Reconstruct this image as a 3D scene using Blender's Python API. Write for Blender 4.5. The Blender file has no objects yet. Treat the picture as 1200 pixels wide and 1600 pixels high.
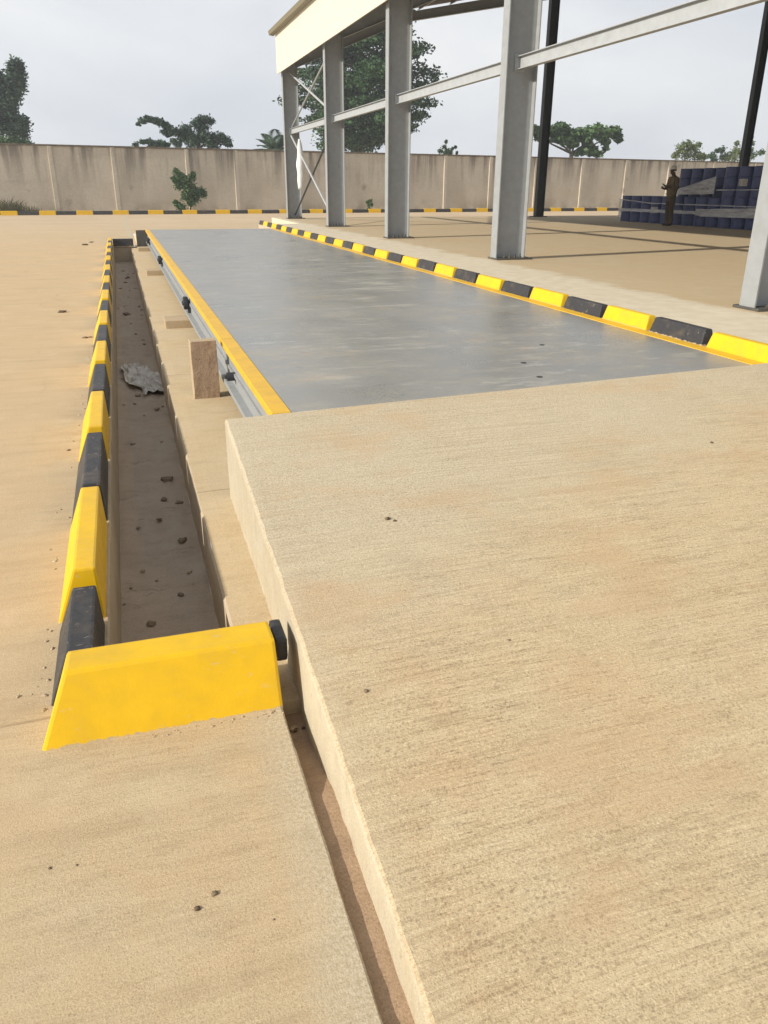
import bpy, bmesh, math, random
from math import radians, sin, cos, pi, atan2, sqrt
from mathutils import Vector, Matrix, noise

random.seed(7)
S = bpy.context.scene
COL = S.collection

# ------------------------------------------------------------------ camera
F_PX, PITCH, YAW, ROLL, EYE = 1222.4, radians(22.627), radians(17.768), radians(0.3), 1.57
fw = Vector((sin(YAW)*cos(PITCH), cos(YAW)*cos(PITCH), -sin(PITCH)))
rt0 = Vector((cos(YAW), -sin(YAW), 0)); up0 = rt0.cross(fw)
rt = rt0*cos(ROLL) + up0*sin(ROLL); up = -rt0*sin(ROLL) + up0*cos(ROLL)
cd = bpy.data.cameras.new("camera"); cam = bpy.data.objects.new("camera", cd); COL.objects.link(cam)
M = Matrix((rt, up, -fw)).transposed().to_4x4(); M.translation = (0, 0, EYE)
cam.matrix_world = M
cd.sensor_fit = 'VERTICAL'; cd.sensor_height = 24; cd.lens = F_PX/1600*24
cd.clip_start = 0.05; cd.clip_end = 3000
S.camera = cam
S.view_settings.view_transform = 'Standard'; S.view_settings.look = 'None'
S.view_settings.exposure = 0.30; S.view_settings.gamma = 1

# ------------------------------------------------------------------ light
SUN = Vector((-0.975, -0.225, 0)).normalized(); EL = radians(27.5)
SUNV = Vector((SUN.x*cos(EL), SUN.y*cos(EL), sin(EL)))
ld = bpy.data.lights.new("sun", 'SUN'); ld.energy = 4.4; ld.angle = radians(1.0); ld.color = (1, .93, .80)
lo = bpy.data.objects.new("sun", ld); COL.objects.link(lo)
lo.rotation_euler = SUNV.to_track_quat('Z', 'Y').to_euler()
W = bpy.data.worlds.new("World"); S.world = W; W.use_nodes = True
nt = W.node_tree; nt.nodes.clear()
def N(nt, t, **k):
    n = nt.nodes.new(t)
    for a, v in k.items():
        if a.startswith('i_'):
            n.inputs[a[2:].replace('_', ' ')].default_value = v
        else:
            setattr(n, a, v)
    return n
sky = N(nt, 'ShaderNodeTexSky', sky_type='NISHITA', sun_disc=False, sun_elevation=EL, sun_rotation=atan2(SUN.x, SUN.y),
        air_density=1.0, dust_density=3.0, ozone_density=1.0)
tc = N(nt, 'ShaderNodeTexCoord')
mp = N(nt, 'ShaderNodeMapping'); mp.inputs['Scale'].default_value = (1.0, 1.0, 2.2)
cl = N(nt, 'ShaderNodeTexNoise', i_Scale=2.1, i_Detail=5.0, i_Roughness=.5, i_Distortion=.4)
cr = N(nt, 'ShaderNodeValToRGB')
cr.color_ramp.elements[0].position = .35; cr.color_ramp.elements[0].color = (6.25, 6.6, 7.2, 1)
cr.color_ramp.elements[1].position = .68; cr.color_ramp.elements[1].color = (9.1, 9.15, 9.1, 1)
sx = N(nt, 'ShaderNodeSeparateXYZ')
hz = N(nt, 'ShaderNodeMapRange', i_From_Min=.35, i_From_Max=.95, i_To_Min=.93, i_To_Max=.35)
mx = N(nt, 'ShaderNodeMix', data_type='RGBA')
bg = N(nt, 'ShaderNodeBackground'); bg.inputs['Strength'].default_value = .095
out = N(nt, 'ShaderNodeOutputWorld')
L = nt.links.new
L(tc.outputs['Generated'], mp.inputs['Vector']); L(mp.outputs[0], cl.inputs['Vector']); L(cl.outputs['Fac'], cr.inputs['Fac'])
L(tc.outputs['Generated'], sx.inputs[0]); L(sx.outputs['Z'], hz.inputs['Value'])
L(hz.outputs[0], mx.inputs['Factor']); L(sky.outputs[0], mx.inputs['A']); L(cr.outputs[0], mx.inputs['B'])
L(mx.outputs['Result'], bg.inputs['Color']); L(bg.outputs[0], out.inputs[0])

# ------------------------------------------------------------------ pixel -> point
def ray(u, v): return fw + rt*((u-600)/F_PX) + up*((800-v)/F_PX)
EYEV = Vector((0, 0, EYE))
def at_y(u, v, Y): d = ray(u, v); return EYEV + d*(Y/d.y)
def at_z(u, v, z): d = ray(u, v); return EYEV + d*((z-EYE)/d.z)

# ------------------------------------------------------------------ helpers
def link(name, bm, mat, parent=None, loc=None, smooth=False):
    me = bpy.data.meshes.new(name); bmesh.ops.recalc_face_normals(bm, faces=bm.faces[:])
    if smooth:
        for f in bm.faces: f.smooth = True
    bm.to_mesh(me); bm.free()
    for m in (mat if isinstance(mat, (list, tuple)) else [mat]): me.materials.append(m)
    o = bpy.data.objects.new(name, me); COL.objects.link(o)
    if parent: o.parent = parent
    if loc is not None: o.location = loc
    return o
def empty(name, loc=(0, 0, 0), rz=0):
    o = bpy.data.objects.new(name, None); COL.objects.link(o); o.location = loc; o.rotation_euler = (0, 0, rz)
    o.empty_display_size = .2
    return o
def tag(o, label=None, cat=None, group=None, kind=None):
    if label: o['label'] = label
    if cat: o['category'] = cat
    if group: o['group'] = group
    if kind: o['kind'] = kind
    return o
def struct(name, bm, mat, smooth=False):
    return tag(link(name, bm, mat, smooth=smooth), kind='structure')
def box(bm, x0, x1, y0, y1, z0, z1, bev=0):
    vs = [bm.verts.new(p) for p in ((x0,y0,z0),(x1,y0,z0),(x1,y1,z0),(x0,y1,z0),(x0,y0,z1),(x1,y0,z1),(x1,y1,z1),(x0,y1,z1))]
    fs = [bm.faces.new([vs[i] for i in q]) for q in ((0,3,2,1),(4,5,6,7),(0,1,5,4),(1,2,6,5),(2,3,7,6),(3,0,4,7))]
    if bev:
        es = list({e for f in fs for e in f.edges})
        bmesh.ops.bevel(bm, geom=es, offset=bev, segments=2, affect='EDGES', profile=.6)
def quad(bm, *ps):
    return bm.faces.new([bm.verts.new(p) for p in ps])
def prism(bm, prof, a, b, axis='y', bev=0):
    """profile of 2D points swept from a to b along an axis"""
    def P(q, t):
        return {'y': (q[0], t, q[1]), 'x': (t, q[0], q[1]), 'z': (q[0], q[1], t)}[axis]
    A = [bm.verts.new(P(q, a)) for q in prof]; B = [bm.verts.new(P(q, b)) for q in prof]
    n = len(prof); fs = [bm.faces.new(A), bm.faces.new(B[::-1])]
    for i in range(n): fs.append(bm.faces.new((A[i], A[(i+1) % n], B[(i+1) % n], B[i])))
    if bev:
        es = list({e for f in fs for e in f.edges})
        bmesh.ops.bevel(bm, geom=es, offset=bev, segments=2, affect='EDGES', profile=.6)
def tube(bm, pts, rads, n=8, cap=True):
    rings = []
    for i, p in enumerate(pts):
        p = Vector(p); t = (Vector(pts[min(i+1, len(pts)-1)]) - Vector(pts[max(i-1, 0)])).normalized()
        s = t.cross(Vector((0, 0, 1)) if abs(t.z) < .95 else Vector((1, 0, 0))).normalized(); c = t.cross(s)
        rings.append([bm.verts.new(p + (s*cos(2*pi*k/n) + c*sin(2*pi*k/n))*rads[i]) for k in range(n)])
    for a, b in zip(rings, rings[1:]):
        for k in range(n): bm.faces.new((a[k], a[(k+1) % n], b[(k+1) % n], b[k]))
    if cap: bm.faces.new(rings[0][::-1]); bm.faces.new(rings[-1])
def lathe(bm, prof, n=24, c=(0, 0, 0)):
    rings = [[bm.verts.new((c[0]+r*cos(2*pi*k/n), c[1]+r*sin(2*pi*k/n), c[2]+z)) for k in range(n)] for r, z in prof]
    for a, b in zip(rings, rings[1:]):
        for k in range(n): bm.faces.new((a[k], a[(k+1) % n], b[(k+1) % n], b[k]))
    bm.faces.new(rings[0][::-1]); bm.faces.new(rings[-1])
ORD = ['', 'first', 'second', 'third', 'fourth', 'fifth', 'sixth', 'seventh', 'eighth', 'ninth', 'tenth', 'eleventh', 'twelfth',
       'thirteenth', 'fourteenth', 'fifteenth', 'sixteenth', 'seventeenth', 'eighteenth', 'nineteenth', 'twentieth']

# ------------------------------------------------------------------ materials
class NT:
    """small node builder on top of a Principled material"""
    def __init__(s, name, rough=.8, spec=.3, metal=0):
        s.m = bpy.data.materials.new(name); s.m.use_nodes = True; s.t = s.m.node_tree
        s.b = s.t.nodes['Principled BSDF']
        s.b.inputs['Roughness'].default_value = rough; s.b.inputs['Metallic'].default_value = metal
        s.b.inputs['Specular IOR Level'].default_value = spec
        s.co = s.t.nodes.new('ShaderNodeTexCoord').outputs['Object']
    def l(s, a, b): s.t.links.new(a, b)
    def vec(s, scale=(1, 1, 1), src=None, loc=(0, 0, 0), rot=(0, 0, 0)):
        n = s.t.nodes.new('ShaderNodeMapping'); n.inputs['Scale'].default_value = scale
        n.inputs['Location'].default_value = loc; n.inputs['Rotation'].default_value = rot
        s.l(src or s.co, n.inputs['Vector']); return n.outputs[0]
    def noise(s, scale, detail=4, rough=.55, vec=None, dist=0):
        n = s.t.nodes.new('ShaderNodeTexNoise'); n.inputs['Scale'].default_value = scale
        n.inputs['Detail'].default_value = detail; n.inputs['Roughness'].default_value = rough
        n.inputs['Distortion'].default_value = dist
        s.l(vec or s.co, n.inputs['Vector']); return n.outputs['Fac']
    def vor(s, scale, vec=None, feature='F1'):
        n = s.t.nodes.new('ShaderNodeTexVoronoi'); n.inputs['Scale'].default_value = scale; n.feature = feature
        s.l(vec or s.co, n.inputs['Vector']); return n.outputs['Distance']
    def ramp(s, fac, a, b, lo=0., hi=1., smooth=False):
        n = s.t.nodes.new('ShaderNodeMapRange'); n.inputs['From Min'].default_value = a; n.inputs['From Max'].default_value = b
        n.inputs['To Min'].default_value = lo; n.inputs['To Max'].default_value = hi
        if smooth: n.interpolation_type = 'SMOOTHSTEP'
        s.l(fac, n.inputs['Value']); return n.outputs[0]
    def math(s, op, a, b=0.):
        n = s.t.nodes.new('ShaderNodeMath'); n.operation = op
        for i, v in enumerate((a, b)):
            if isinstance(v, (int, float)): n.inputs[i].default_value = v
            else: s.l(v, n.inputs[i])
        return n.outputs[0]
    def mix(s, fac, a, b, mode='MIX'):
        n = s.t.nodes.new('ShaderNodeMix'); n.data_type = 'RGBA'; n.blend_type = mode
        for k, v in (('Factor', fac), ('A', a), ('B', b)):
            i = n.inputs[k]
            if isinstance(v, (int, float)): i.default_value = v
            elif isinstance(v, tuple): i.default_value = (*v, 1)
            else: s.l(v, i)
        return n.outputs['Result']
    def xyz(s):
        n = s.t.nodes.new('ShaderNodeSeparateXYZ'); s.l(s.co, n.inputs[0]); return n.outputs
    def island(s):
        n = s.t.nodes.new('ShaderNodeNewGeometry'); return n.outputs['Random Per Island']
    def objrand(s):
        return s.t.nodes.new('ShaderNodeObjectInfo').outputs['Random']
    def color(s, c):
        if isinstance(c, tuple): s.b.inputs['Base Color'].default_value = (*c, 1)
        else: s.l(c, s.b.inputs['Base Color'])
    def rough(s, r): s.l(r, s.b.inputs['Roughness'])
    def bump(s, h, strength=.3, dist=.01):
        n = s.t.nodes.new('ShaderNodeBump'); n.inputs['Strength'].default_value = strength; n.inputs['Distance'].default_value = dist
        s.l(h, n.inputs['Height']); s.l(n.outputs[0], s.b.inputs['Normal'])

def mat_brushed(name, c1, c2, dust, dark, dust_lo=.45, dust_hi=.7, streak=1.0, grain=1.0, joint=None, arc=.25, coarse=.35, lines=.15):
    """broom-finished concrete: low-frequency dust, broom streaks across X, exposed fine grain"""
    k = NT(name, .9, .25)
    w = k.t.nodes.new('ShaderNodeVectorMath'); w.operation = 'ADD'
    nz = k.t.nodes.new('ShaderNodeTexNoise'); nz.inputs['Scale'].default_value = .7; nz.inputs['Detail'].default_value = 2
    k.l(k.co, nz.inputs['Vector'])
    sc = k.t.nodes.new('ShaderNodeVectorMath'); sc.operation = 'SCALE'; sc.inputs['Scale'].default_value = arc
    k.l(nz.outputs['Color'], sc.inputs[0]); k.l(k.co, w.inputs[0]); k.l(sc.outputs[0], w.inputs[1])
    wv = w.outputs[0]
    big = k.noise(.55, 5, .6); mid = k.noise(3.1, 6, .65)
    st1 = k.noise(1, 4, .6, k.vec((1.6, 42, 8), wv)); st2 = k.noise(1, 5, .7, k.vec((6, 150, 30), wv)); st3 = k.noise(1, 4, .7, k.vec((8, 120, 30), wv)); stm = k.ramp(k.noise(1.7, 4, .6), .38, .62, .25, 1)
    gr = k.noise(210, 3, .7); gr2 = k.noise(75, 4, .75)
    pit = k.ramp(k.vor(120), .0, .32)
    c = k.mix(k.ramp(mid, .3, .7), c1, c2)
    c = k.mix(k.math('MULTIPLY', k.ramp(k.math('ADD', k.math('MULTIPLY', big, .6), k.math('MULTIPLY', mid, .4)), dust_lo, dust_hi, smooth=True), .85), c, dust)
    c = k.mix(k.math('MULTIPLY', k.ramp(st1, .48, .74), .22*streak), c, dark)
    c = k.mix(k.math('MULTIPLY', k.ramp(st2, .5, .75), .35*streak), c, dark)
    c = k.mix(k.math('MULTIPLY', k.math('MULTIPLY', k.math('MULTIPLY', k.ramp(st3, .52, .60), k.ramp(k.noise(130, 3, .7, k.vec((.6, 1, 1))), .42, .60)), stm), .95*lines), c, dark)
    c = k.mix(k.math('MULTIPLY', k.math('MULTIPLY', k.ramp(st3, .46, .36), stm), .45*lines), c, tuple(min(1, q*1.25) for q in c1))
    c = k.mix(k.math('MULTIPLY', k.ramp(gr2, .55, .75), .32*grain), c, dark)
    c = k.mix(k.math('MULTIPLY', k.ramp(gr, .52, .72), .42*grain), c, dark)
    c = k.mix(k.math('MULTIPLY', k.ramp(gr, .46, .3), .25*grain), c, tuple(min(1, q*1.35) for q in c1))
    mot = k.noise(1, 6, .7, k.vec((5, 13, 5)))
    c = k.mix(k.math('MULTIPLY', k.ramp(mot, .53, .74), .34*grain), c, dark)
    c = k.mix(k.math('MULTIPLY', k.ramp(mot, .47, .28), .22*grain), c, tuple(min(1, q*1.25) for q in c1))
    agg = k.noise(105, 4, .8); agg2 = k.vor(95)
    c = k.mix(k.math('MULTIPLY', k.ramp(agg, .54, .66), .5*coarse), c, dark)
    c = k.mix(k.math('MULTIPLY', k.ramp(agg, .46, .34), .5*coarse), c, tuple(min(1, q*1.4) for q in c1))
    spots = k.ramp(k.noise(14, 3, .6), .72, .78)
    c = k.mix(k.math('MULTIPLY', spots, .55), c, dark)
    h = k.math('ADD', k.math('ADD', k.math('MULTIPLY', st3, -1.6*lines), k.math('MULTIPLY', st2, .5*streak)), k.math('ADD', k.math('MULTIPLY', gr, .45), k.math('ADD', k.math('MULTIPLY', gr2, .6), k.math('MULTIPLY', agg, 1.2*coarse))))
    if joint:
        # sawn expansion joints: real dark grooves at fixed places
        X, Y, Z = k.xyz()
        for axis, off, per in joint:
            src = X if axis == 'x' else Y
            wob = k.math('MULTIPLY', k.noise(6, 2), .012)
            t = k.math('ABSOLUTE', k.math('SUBTRACT', k.math('MODULO', k.math('ADD', k.math('ADD', src, wob), 1000*per-off), per), per*.5))
            g = k.ramp(t, per*.5-.009, per*.5-.003)
            c = k.mix(k.math('MULTIPLY', g, .5), c, dark); h = k.math('SUBTRACT', h, k.math('MULTIPLY', g, 1.2))
    k.color(c); k.bump(h, .55, .004)
    return k, c

DARK = (.20, .135, .075)
k, c = mat_brushed('yard_concrete', (.545, .44, .285), (.51, .40, .25), (.56, .40, .23), DARK, .42, .66, .35, .9, lines=.45, coarse=.5,
                   joint=[('y', 2.28, 4.6)])
# red dust lies on the yard left of the drain; the small slab in front is cleaner concrete
X, Y, Z = k.xyz()
dm = k.math('MULTIPLY', k.ramp(k.math('ADD', X, k.math('MULTIPLY', k.noise(2.5, 4), .5)), -.02, -.42, smooth=True), k.ramp(k.noise(.9, 4), .3, .6, .45, .95))
c = k.mix(dm, c, k.mix(k.ramp(k.noise(60, 4), .35, .7), (.58, .435, .265), (.525, .38, .22)))
far = k.ramp(Y, 24, 40)
c = k.mix(far, c, k.mix(k.ramp(k.noise(.25, 5, .6, k.vec((1, 3, 1))), .35, .65), (.57, .45, .305), (.50, .38, .245)))
stx = k.noise(1, 6, .7, k.vec((.9, 9, 1))); sty = k.noise(2.4, 6, .7)
c = k.mix(k.math('MULTIPLY', k.ramp(stx, .46, .68), .30), c, (.36, .26, .155))
c = k.mix(k.math('MULTIPLY', k.ramp(sty, .54, .70), .28), c, (.40, .27, .15))
c = k.mix(k.math('MULTIPLY', k.ramp(sty, .46, .32), .30), c, (.65, .51, .33))
eg = k.math('MULTIPLY', k.ramp(k.math('ADD', X, k.math('MULTIPLY', k.noise(5, 5, .7), .16)), .27, .38), k.ramp(X, .40, .36))
c = k.mix(k.math('MULTIPLY', eg, .6), c, k.mix(k.ramp(k.noise(90, 4, .75), .4, .6), (.58, .53, .42), (.36, .31, .22)))
rub = k.math('MULTIPLY', k.ramp(k.noise(1, 5, .7, k.vec((7, 1.1, 1), rot=(0, 0, -.12))), .60, .68), k.ramp(k.noise(.7, 3), .45, .6))
c = k.mix(k.math('MULTIPLY', rub, .35), c, (.30, .225, .14))
k.color(c); YARD = k.m
k, c = mat_brushed('ramp_concrete', (.60, .49, .315), (.56, .44, .27), (.60, .43, .25), DARK, .44, .70, .5, 1.0, arc=.05, coarse=.95, lines=.8)
X, Y, Z = k.xyz()
edge = k.ramp(k.math('ADD', X, k.math('MULTIPLY', k.noise(9, 3), .10)), .56, .50)      # trowelled margin along the edge
c = k.mix(k.math('MULTIPLY', edge, .35), c, (.58, .48, .32))
grey = k.ramp(k.math('ADD', k.math('SUBTRACT', Y, k.math('MULTIPLY', X, .45)), k.math('MULTIPLY', k.noise(1.5, 4), 1.2)), 2.0, 3.4, smooth=True)
c = k.mix(k.math('MULTIPLY', grey, .6), c, k.mix(k.ramp(k.noise(130, 3, .7), .4, .65), (.64, .58, .45), (.38, .325, .225)))
bend = k.t.nodes.new('ShaderNodeCombineXYZ')       # broom strokes bow slightly towards the slab's edge
k.l(X, bend.inputs[0]); k.l(k.math('ADD', Y, k.math('MULTIPLY', k.math('POWER', k.math('MAXIMUM', k.math('SUBTRACT', 1.3, X), 0.), 2.), .07)), bend.inputs[1])
long_ = k.noise(1, 4, .6, k.vec((.8, 62, 1), bend.outputs[0])); long2 = k.noise(1, 4, .6, k.vec((1.6, 130, 1), bend.outputs[0]))
lm = k.ramp(k.noise(.9, 4, .6), .35, .6, .2, 1)
c = k.mix(k.math('MULTIPLY', k.math('MULTIPLY', k.ramp(long_, .52, .66), lm), .26), c, (.30, .21, .115))
c = k.mix(k.math('MULTIPLY', k.math('MULTIPLY', k.ramp(long2, .5, .64), lm), .25), c, (.28, .19, .10))
c = k.mix(k.math('MULTIPLY', k.math('MULTIPLY', k.ramp(long_, .47, .34), lm), .25), c, (.66, .56, .38))
pt = k.ramp(k.vor(62, k.vec((.8, 1, 1))), .30, .16); pm = k.ramp(k.noise(1.3, 5, .65, k.vec(loc=(3, 1, 0))), .42, .62)
c = k.mix(k.math('MULTIPLY', k.math('MULTIPLY', pt, pm), .55), c, (.24, .175, .105))
wp_ = k.ramp(k.noise(1.9, 5, .6, k.vec((.7, 1.2, 1))), .50, .66, smooth=True)
c = k.mix(k.math('MULTIPLY', wp_, .42), c, (.53, .36, .205))
k.color(c); RAMP = k.m
k, c = mat_brushed('cast_concrete', (.50, .45, .345), (.44, .38, .28), (.46, .37, .24), (.22, .17, .11), .48, .68, .3, .9); CAST = k.m
k, c = mat_brushed('ledge_concrete', (.56, .455, .30), (.51, .405, .255), (.54, .41, .245), DARK, .42, .62, .25, .8,
                   joint=[('y', 1.2, 3.1)]); LEDGE = k.m
k, c = mat_brushed('drain_mud', (.52, .42, .31), (.44, .345, .255), (.54, .43, .31), (.19, .145, .105), .5, .68, .25, 1.0)
wet = k.ramp(k.noise(2.2, 5, .65, k.vec((1, .7, 1))), .55, .62)
c = k.mix(k.math('MULTIPLY', wet, .75), c, (.50, .42, .32))
crk = k.ramp(k.noise(1, 6, .75, k.vec((3, 9, 1))), .62, .68)
c = k.mix(k.math('MULTIPLY', crk, .7), c, (.09, .068, .05)); k.color(c); MUD = k.m
k, c = mat_brushed('drain_wall_concrete', (.48, .40, .29), (.42, .34, .24), (.42, .32, .20), (.16, .12, .08), .5, .7, .2, .6); DWALL = k.m
k, c = mat_brushed('red_sand', (.40, .285, .19), (.33, .225, .145), (.43, .30, .19), (.15, .10, .065), .45, .65, .1, 1.3); SAND = k.m
k, c = mat_brushed('floor_concrete', (.53, .43, .285), (.48, .385, .25), (.51, .39, .24), DARK, .40, .62, .25, .5, joint=[('y', 1.0, 6.0), ('x', .4, 5.5)])
X, Y, Z = k.xyz()
ap = k.ramp(k.math('ADD', X, k.math('ADD', k.math('MULTIPLY', k.noise(1.6, 5, .65), .8), k.math('MULTIPLY', k.noise(.5, 2), .5))), 6.75, 6.55)
c = k.mix(k.math('MULTIPLY', ap, .8), c, k.mix(k.ramp(k.noise(5, 5), .35, .7), (.68, .62, .49), (.58, .51, .39)))
k.color(c); FLOOR = k.m

def mat_paint(name, col, wear, dirt=.25, rough=.42, wear_t=.66, bump=.12, foot=False):
    k = NT(name, rough, .4)
    r = k.objrand()
    ofs = k.t.nodes.new('ShaderNodeVectorMath'); ofs.operation = 'ADD'
    cmb = k.t.nodes.new('ShaderNodeCombineXYZ'); k.l(k.math('MULTIPLY', r, 37.), cmb.inputs[0]); k.l(k.math('MULTIPLY', r, 91.), cmb.inputs[1])
    k.l(k.co, ofs.inputs[0]); k.l(cmb.outputs[0], ofs.inputs[1]); v = ofs.outputs[0]
    n1 = k.noise(7, 5, .6, v); n2 = k.noise(38, 5, .7, v); n3 = k.noise(150, 3, .6, v)
    c = k.mix(k.ramp(n1, .35, .7), col, tuple(q*.86 for q in col))
    c = k.mix(k.math('MULTIPLY', k.ramp(n1, .5, .8), dirt), c, (.46, .33, .18))
    ch = k.math('MULTIPLY', k.ramp(n2, wear_t, wear_t+.05), k.ramp(k.noise(2.2, 3, .5, v), .45, .6))
    c = k.mix(ch, c, wear)
    if foot:
        scr = k.math('MULTIPLY', k.ramp(k.noise(1, 4, .7, k.vec((14, 60, 25), v)), .64, .68), k.ramp(n1, .45, .6)); c = k.mix(k.math('MULTIPLY', scr, .6), c, wear)
        zz = k.xyz()[2]; c = k.mix(k.ramp(k.math('ADD', zz, k.math('MULTIPLY', k.noise(26, 5, .75, v), -.05)), -.021, -.026), c, (.46, .36, .23))
    k.color(c); k.rough(k.ramp(n2, .3, .7, rough-.06, rough+.18)); k.bump(k.math('ADD', n2, k.math('MULTIPLY', n3, .4)), bump, .006)
    return k.m
YELLOW = mat_paint('yellow_kerb_paint', (.78, .475, .005), (.60, .48, .30), .14, wear_t=.66, foot=True)
BLACK = mat_paint('black_kerb_paint', (.034, .034, .038), (.46, .42, .36), .16, .5, wear_t=.63, foot=True)
YSTEEL = mat_paint('yellow_steel_paint', (.74, .44, .03), (.45, .30, .12), .16, .45)
GSTEEL = mat_paint('grey_steel_paint', (.30, .315, .325), (.34, .34, .33), .06, .45, wear_t=.75, bump=.03)
LSTEEL = mat_paint('light_grey_steel_paint', (.37, .39, .405), (.33, .33, .32), .05, .5, wear_t=.75, bump=.03)
DSTEEL = mat_paint('dark_steel', (.030, .036, .038), (.1, .1, .1), .04, .5, wear_t=.8, bump=.03)  # darker steel tone for gable posts, right columns and one brace
PLATE_AND_SHADE = mat_paint('base_plate_steel_and_ramp_shade', (.075, .072, .065), (.2, .15, .1), .2, .7)
RUBBER = mat_paint('load_cell_dark', (.03, .034, .04), (.12, .12, .12), .2, .5)
FASCIA = mat_paint('cream_cladding', (.66, .62, .51), (.6, .56, .45), .03, .5, wear_t=.9, bump=.01)
GUTTER = mat_paint('olive_gutter', (.20, .175, .11), (.3, .25, .15), .1, .5, wear_t=.9, bump=.01)
ROOFM = mat_paint('roof_sheet_grey', (.105, .10, .09), (.2, .2, .2), .05, .55, wear_t=.9, bump=.01)

k = NT('deck_plate_paint', .3, .4)
n1 = k.noise(.9, 6, .65); n2 = k.noise(1, 6, .7, k.vec((1.3, 7, 1))); n3 = k.noise(6, 6, .7, k.vec((1, 2.2, 1))); n4 = k.noise(90, 3, .6)
c = k.mix(k.ramp(n1, .3, .7), (.205, .208, .20), (.28, .278, .262))
sm = k.math('MULTIPLY', k.ramp(n2, .52, .76), k.ramp(n1, .38, .62))
sm = k.ramp(sm, .02, .35)
c = k.mix(k.math('MULTIPLY', sm, .5), c, (.44, .41, .35))
sm2 = k.math('MULTIPLY', k.ramp(k.noise(1, 7, .75, k.vec((2.6, 6.5, 1), loc=(4, 2, 0))), .56, .68), k.ramp(k.noise(.5, 3, .5, k.vec(loc=(9, 3, 0))), .36, .5))
c = k.mix(k.math('MULTIPLY', k.ramp(sm2, .05, .5), .36), c, (.52, .50, .45))
rs = k.math('MULTIPLY', k.ramp(k.noise(1.1, 4, .6, k.vec((1, 1.4, 1), loc=(3.1, 7.7, 0))), .60, .70), k.ramp(n3, .38, .6))
c = k.mix(k.math('MULTIPLY', rs, .5), c, (.42, .31, .20))
sp = k.math('MULTIPLY', k.ramp(n3, .66, .72), .6)
c = k.mix(sp, c, (.50, .48, .43))
c = k.mix(k.math('MULTIPLY', k.ramp(n3, .36, .27), .5), c, (.10, .105, .11))
dst = k.math('MULTIPLY', k.ramp(k.noise(2.3, 6, .7, k.vec(loc=(2, 5, 0))), .50, .66), k.ramp(k.noise(28, 4, .8), .36, .62))
c = k.mix(k.math('MULTIPLY', dst, .5), c, (.43, .38, .30))
fl_ = k.math('MULTIPLY', k.ramp(k.noise(1, 5, .75, k.vec((9, 34, 1))), .64, .69), k.ramp(n1, .42, .58))
c = k.mix(k.math('MULTIPLY', fl_, .7), c, (.56, .54, .49))
k.color(c)
k.rough(k.math('ADD', k.ramp(n1, .3, .7, .24, .36), k.math('ADD', k.math('MULTIPLY', sm, .3), k.math('MULTIPLY', k.ramp(n4, .4, .7), .05))))
wv = k.noise(1, 2, .5, k.vec((.9, .55, 1)))
k.bump(k.math('ADD', k.math('MULTIPLY', wv, 3.0), k.math('MULTIPLY', n4, .05)), .12, .01); DECK = k.m

# boundary wall: rendered precast panels with run-off stains
k = NT('wall_render', .92, .2)
X, Y, Z = k.xyz()
n1 = k.noise(.7, 5, .6); n2 = k.noise(1, 5, .6, k.vec((1.8, 1.8, .16))); n3 = k.noise(9, 5, .65)
c = k.mix(k.ramp(n1, .3, .7), (.58, .525, .435), (.50, .445, .365))
c = k.mix(k.math('MULTIPLY', k.ramp(n3, .4, .7), .3), c, (.30, .25, .19))
top = k.ramp(Z, 1.2, 3.6)
c = k.mix(k.math('MULTIPLY', k.math('MULTIPLY', k.ramp(n2, .47, .62), top), .78), c, (.13, .11, .09))
blot = k.math('MULTIPLY', k.ramp(k.vor(.62), .16, .05), k.ramp(n3, .3, .55))
c = k.mix(k.math('MULTIPLY', blot, .6), c, (.15, .12, .10))
low = k.math('MULTIPLY', k.ramp(Z, .8, .1), k.ramp(n1, .45, .6))
c = k.mix(k.math('MULTIPLY', low, .5), c, (.22, .19, .13))
cl_ = k.math('MULTIPLY', k.ramp(k.noise(.35, 3, .5, None), .55, .65), k.ramp(Z, 2.4, .6))
c = k.mix(k.math('MULTIPLY', cl_, .35), c, (.47, .39, .27))
k.color(c); k.bump(k.math('ADD', n3, k.noise(40, 3)), .3, .01); WALLM = k.m
k = NT('wall_coping', .95, .2); k.color(k.mix(k.ramp(k.noise(3, 5), .35, .65), (.10, .085, .065), (.20, .165, .12))); COPE = k.m
k = NT('block_brown', .95, .2)
n1 = k.noise(11, 6, .75); n2 = k.noise(70, 4, .8)
c = k.mix(k.ramp(n1, .35, .65), (.40, .295, .205), (.32, .22, .15)); c = k.mix(k.math('MULTIPLY', k.ramp(n2, .5, .7), .4), c, (.16, .10, .06))
pits = k.ramp(k.vor(60), .2, .08); c = k.mix(k.math('MULTIPLY', pits, .25), c, (.15, .10, .07)); c = k.mix(k.math('MULTIPLY', k.ramp(k.noise(4, 3), .45, .65), .4), c, (.46, .33, .22))
k.color(c); k.bump(k.math('ADD', k.math('SUBTRACT', n1, pits), n2), .8, .012); BRICK = k.m
k, c = mat_brushed('pad_concrete', (.48, .38, .25), (.40, .30, .19), (.46, .34, .20), (.2, .14, .09), .45, .65, .1, 1.0); PAD = k.m

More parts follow.
